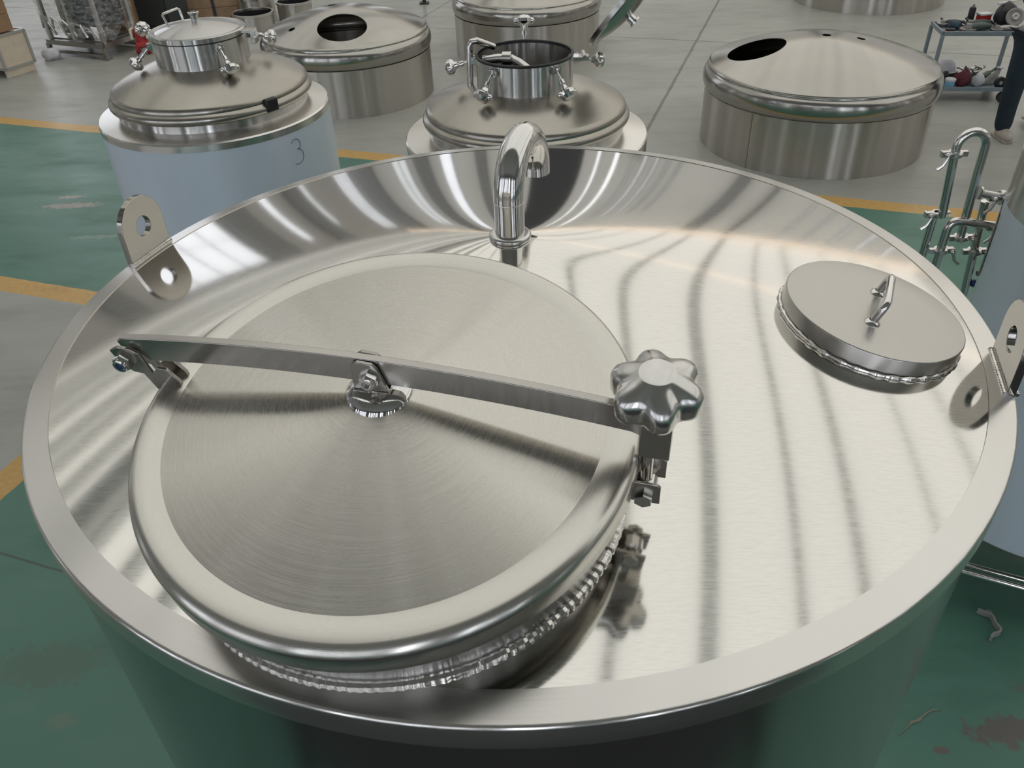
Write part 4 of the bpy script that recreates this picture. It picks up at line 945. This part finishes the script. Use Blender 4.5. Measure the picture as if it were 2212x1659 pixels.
lump('plastic_bag', (-5.80, 11.22, 0), .10, (1.15, .8, .8), M_WHITEP, 'crumpled white plastic bag on the floor beside the plywood crate', 'bag', 44, .22)
# cabinet, cardboard sheet, red trolley
t = thing('charcoal_cabinet', (-4.72, 12.55, 0), 'tall charcoal metal cabinet between the cardboard sheet and the timber box', 'cabinet', rz=HA)
mb = MB(); mb.box((0, 0, .66), (.56, .45, 1.2)); mb.build('body', M_DARK, t, bevel=.006)
mb = MB(); mb.box((0, -.232, .68), (.50, .014, 1.1)); d = mb.build('door', plain('charcoal_door', (.042, .048, .047), .5), t, bevel=.003); mb = MB(); mb.box((.2, -.246, .75), (.02, .018, .12)); mb.build('door_handle', M_EDGE, d)
for x in (-.24, .24):
    mb = MB(); mb.box((x, 0, .03), (.06, .4, .06)); mb.build('foot', M_BLACK, t)
t = thing('cardboard_sheet', (-5.14, 12.15, 0), 'upright brown cardboard carton between the wrapped machine and the charcoal cabinet', 'carton', rz=HA)
mb = MB(); mb.box((0, 0, .45), (.30, .30, .9)); mb.build('carton', M_CARD2, t, bevel=.005); mb = MB(); mb.box((.152, 0, .45), (.006, .2, .88)); mb.build('edge_strip', M_CARD, t)
t = thing('red_trolley', (-4.63, 11.35, 0), 'red hydraulic trolley with two cream side plates, behind the closed manway', 'trolley', rz=.1)
mb = MB(); mb.box((0, 0, .235), (.12, .12, .17)); mb.tube([(0, 0, .1), (.02, -.05, .19)], .05, 16); mb.build('pump_body', M_RED, t, bevel=.012)
mb = MB(); mb.box((.01, -.05, .13), (.14, .12, .06)); mb.build('yoke', plain('lighter_red', (.42, .03, .03), .4), t, bevel=.01)
for x in (-.095, .095):
    mb = MB(); mb.box((x, -.01, .255), (.03, .13, .125), .0); mb.build('side_plate', M_CREAM, t, bevel=.006)
    mb = MB(); mb.revolve([(0, -.02), (.055, -.02), (.06, -.01), (.06, .01), (.055, .02), (0, .02)], 24, (x * .7, -.03, .06), fr=(Vector((0, 1, 0)), Z, X)); mb.build('wheel', M_RED, t)
# timber box with strap
t = thing('timber_box', (-4.34, 13.35, 0), 'long raw timber box with dark strap behind the closed manway', 'crate', rz=HA + .55)
for i in range(2):
    mb = MB(); mb.box((0, -.24, .085 + .15 * i), (.92, .03, .145)); mb.build('plank', M_WOOD, t, bevel=.004)
    mb = MB(); mb.box((0, .24, .085 + .15 * i), (.92, .03, .145)); mb.build('plank', M_WOOD, t, bevel=.004)
    for x in (-.445, .445):
        mb = MB(); mb.box((x, 0, .085 + .15 * i), (.03, .45, .145)); mb.build('plank', M_WOOD, t, bevel=.004)
mb = MB(); mb.box((0, 0, .02), (.86, .45, .02)); mb.build('base_board', M_WOOD, t)
mb = MB(); mb.box((.12, -.258, .16), (.045, .012, .31)); mb.box((.12, 0, .318), (.045, .52, .006)); mb.build('strap', M_DARK, t)
t = thing('timber_boarding', (-4.42, 13.85, 0), 'upright pale timber boarding standing behind the timber box', 'panel', rz=HA)
for i in range(3):
    mb = MB(); mb.box((-.26 + .26 * i, 0, .55), (.255, .03, 1.1)); mb.build('plank', plain('pale_timber', (.45, .31, .19), .75, var=.1, vs=10), t, bevel=.003)
# open steel rings
def ring_thing(p, r, h, label):
    t = thing('steel_ring', p, label, 'steel ring', 'open steel rings behind the round tank head')
    mb = MB(); mb.revolve([(r - .012, 0), (r, 0), (r, h - .03), (r - .003, h - .03)], 56); mb.build('wall', M_SKIRT, t)
    mb = MB(); mb.revolve([(r - .012, h - .03), (r + .012, h - .03), (r + .014, h), (r - .012, h), (r - .014, h - .03)], 56); mb.build('flange', M_BEAD, t)
    mb = MB(); mb.revolve([(r - .013, h - .035), (r - .013, .003), (0, .003)], 56); mb.build('dark_inside', M_BLACK, t)  # black inner wall and floor stand for the dark interior
ring_thing((-3.42, 12.42, 0), .275, .23, 'open steel ring with dark inside, front of the ring group near the timber box')
ring_thing((-3.55, 13.15, 0), .27, .30, 'taller open steel ring standing behind the front ring')
ring_thing((-2.95, 13.0, 0), .25, .24, 'open steel ring partly hidden by the round tank head, right of the group')
t = thing('steel_post', (-1.10, 13.6, 0), 'thin dark steel post at the top edge behind the round tank head', 'post')
mb = MB(); mb.box((0, 0, .4), (.05, .05, .8)); mb.build('upright', M_DARK, t); mb = MB(); mb.box((0, 0, .01), (.14, .14, .02)); mb.build('base_plate', M_DARK, t)
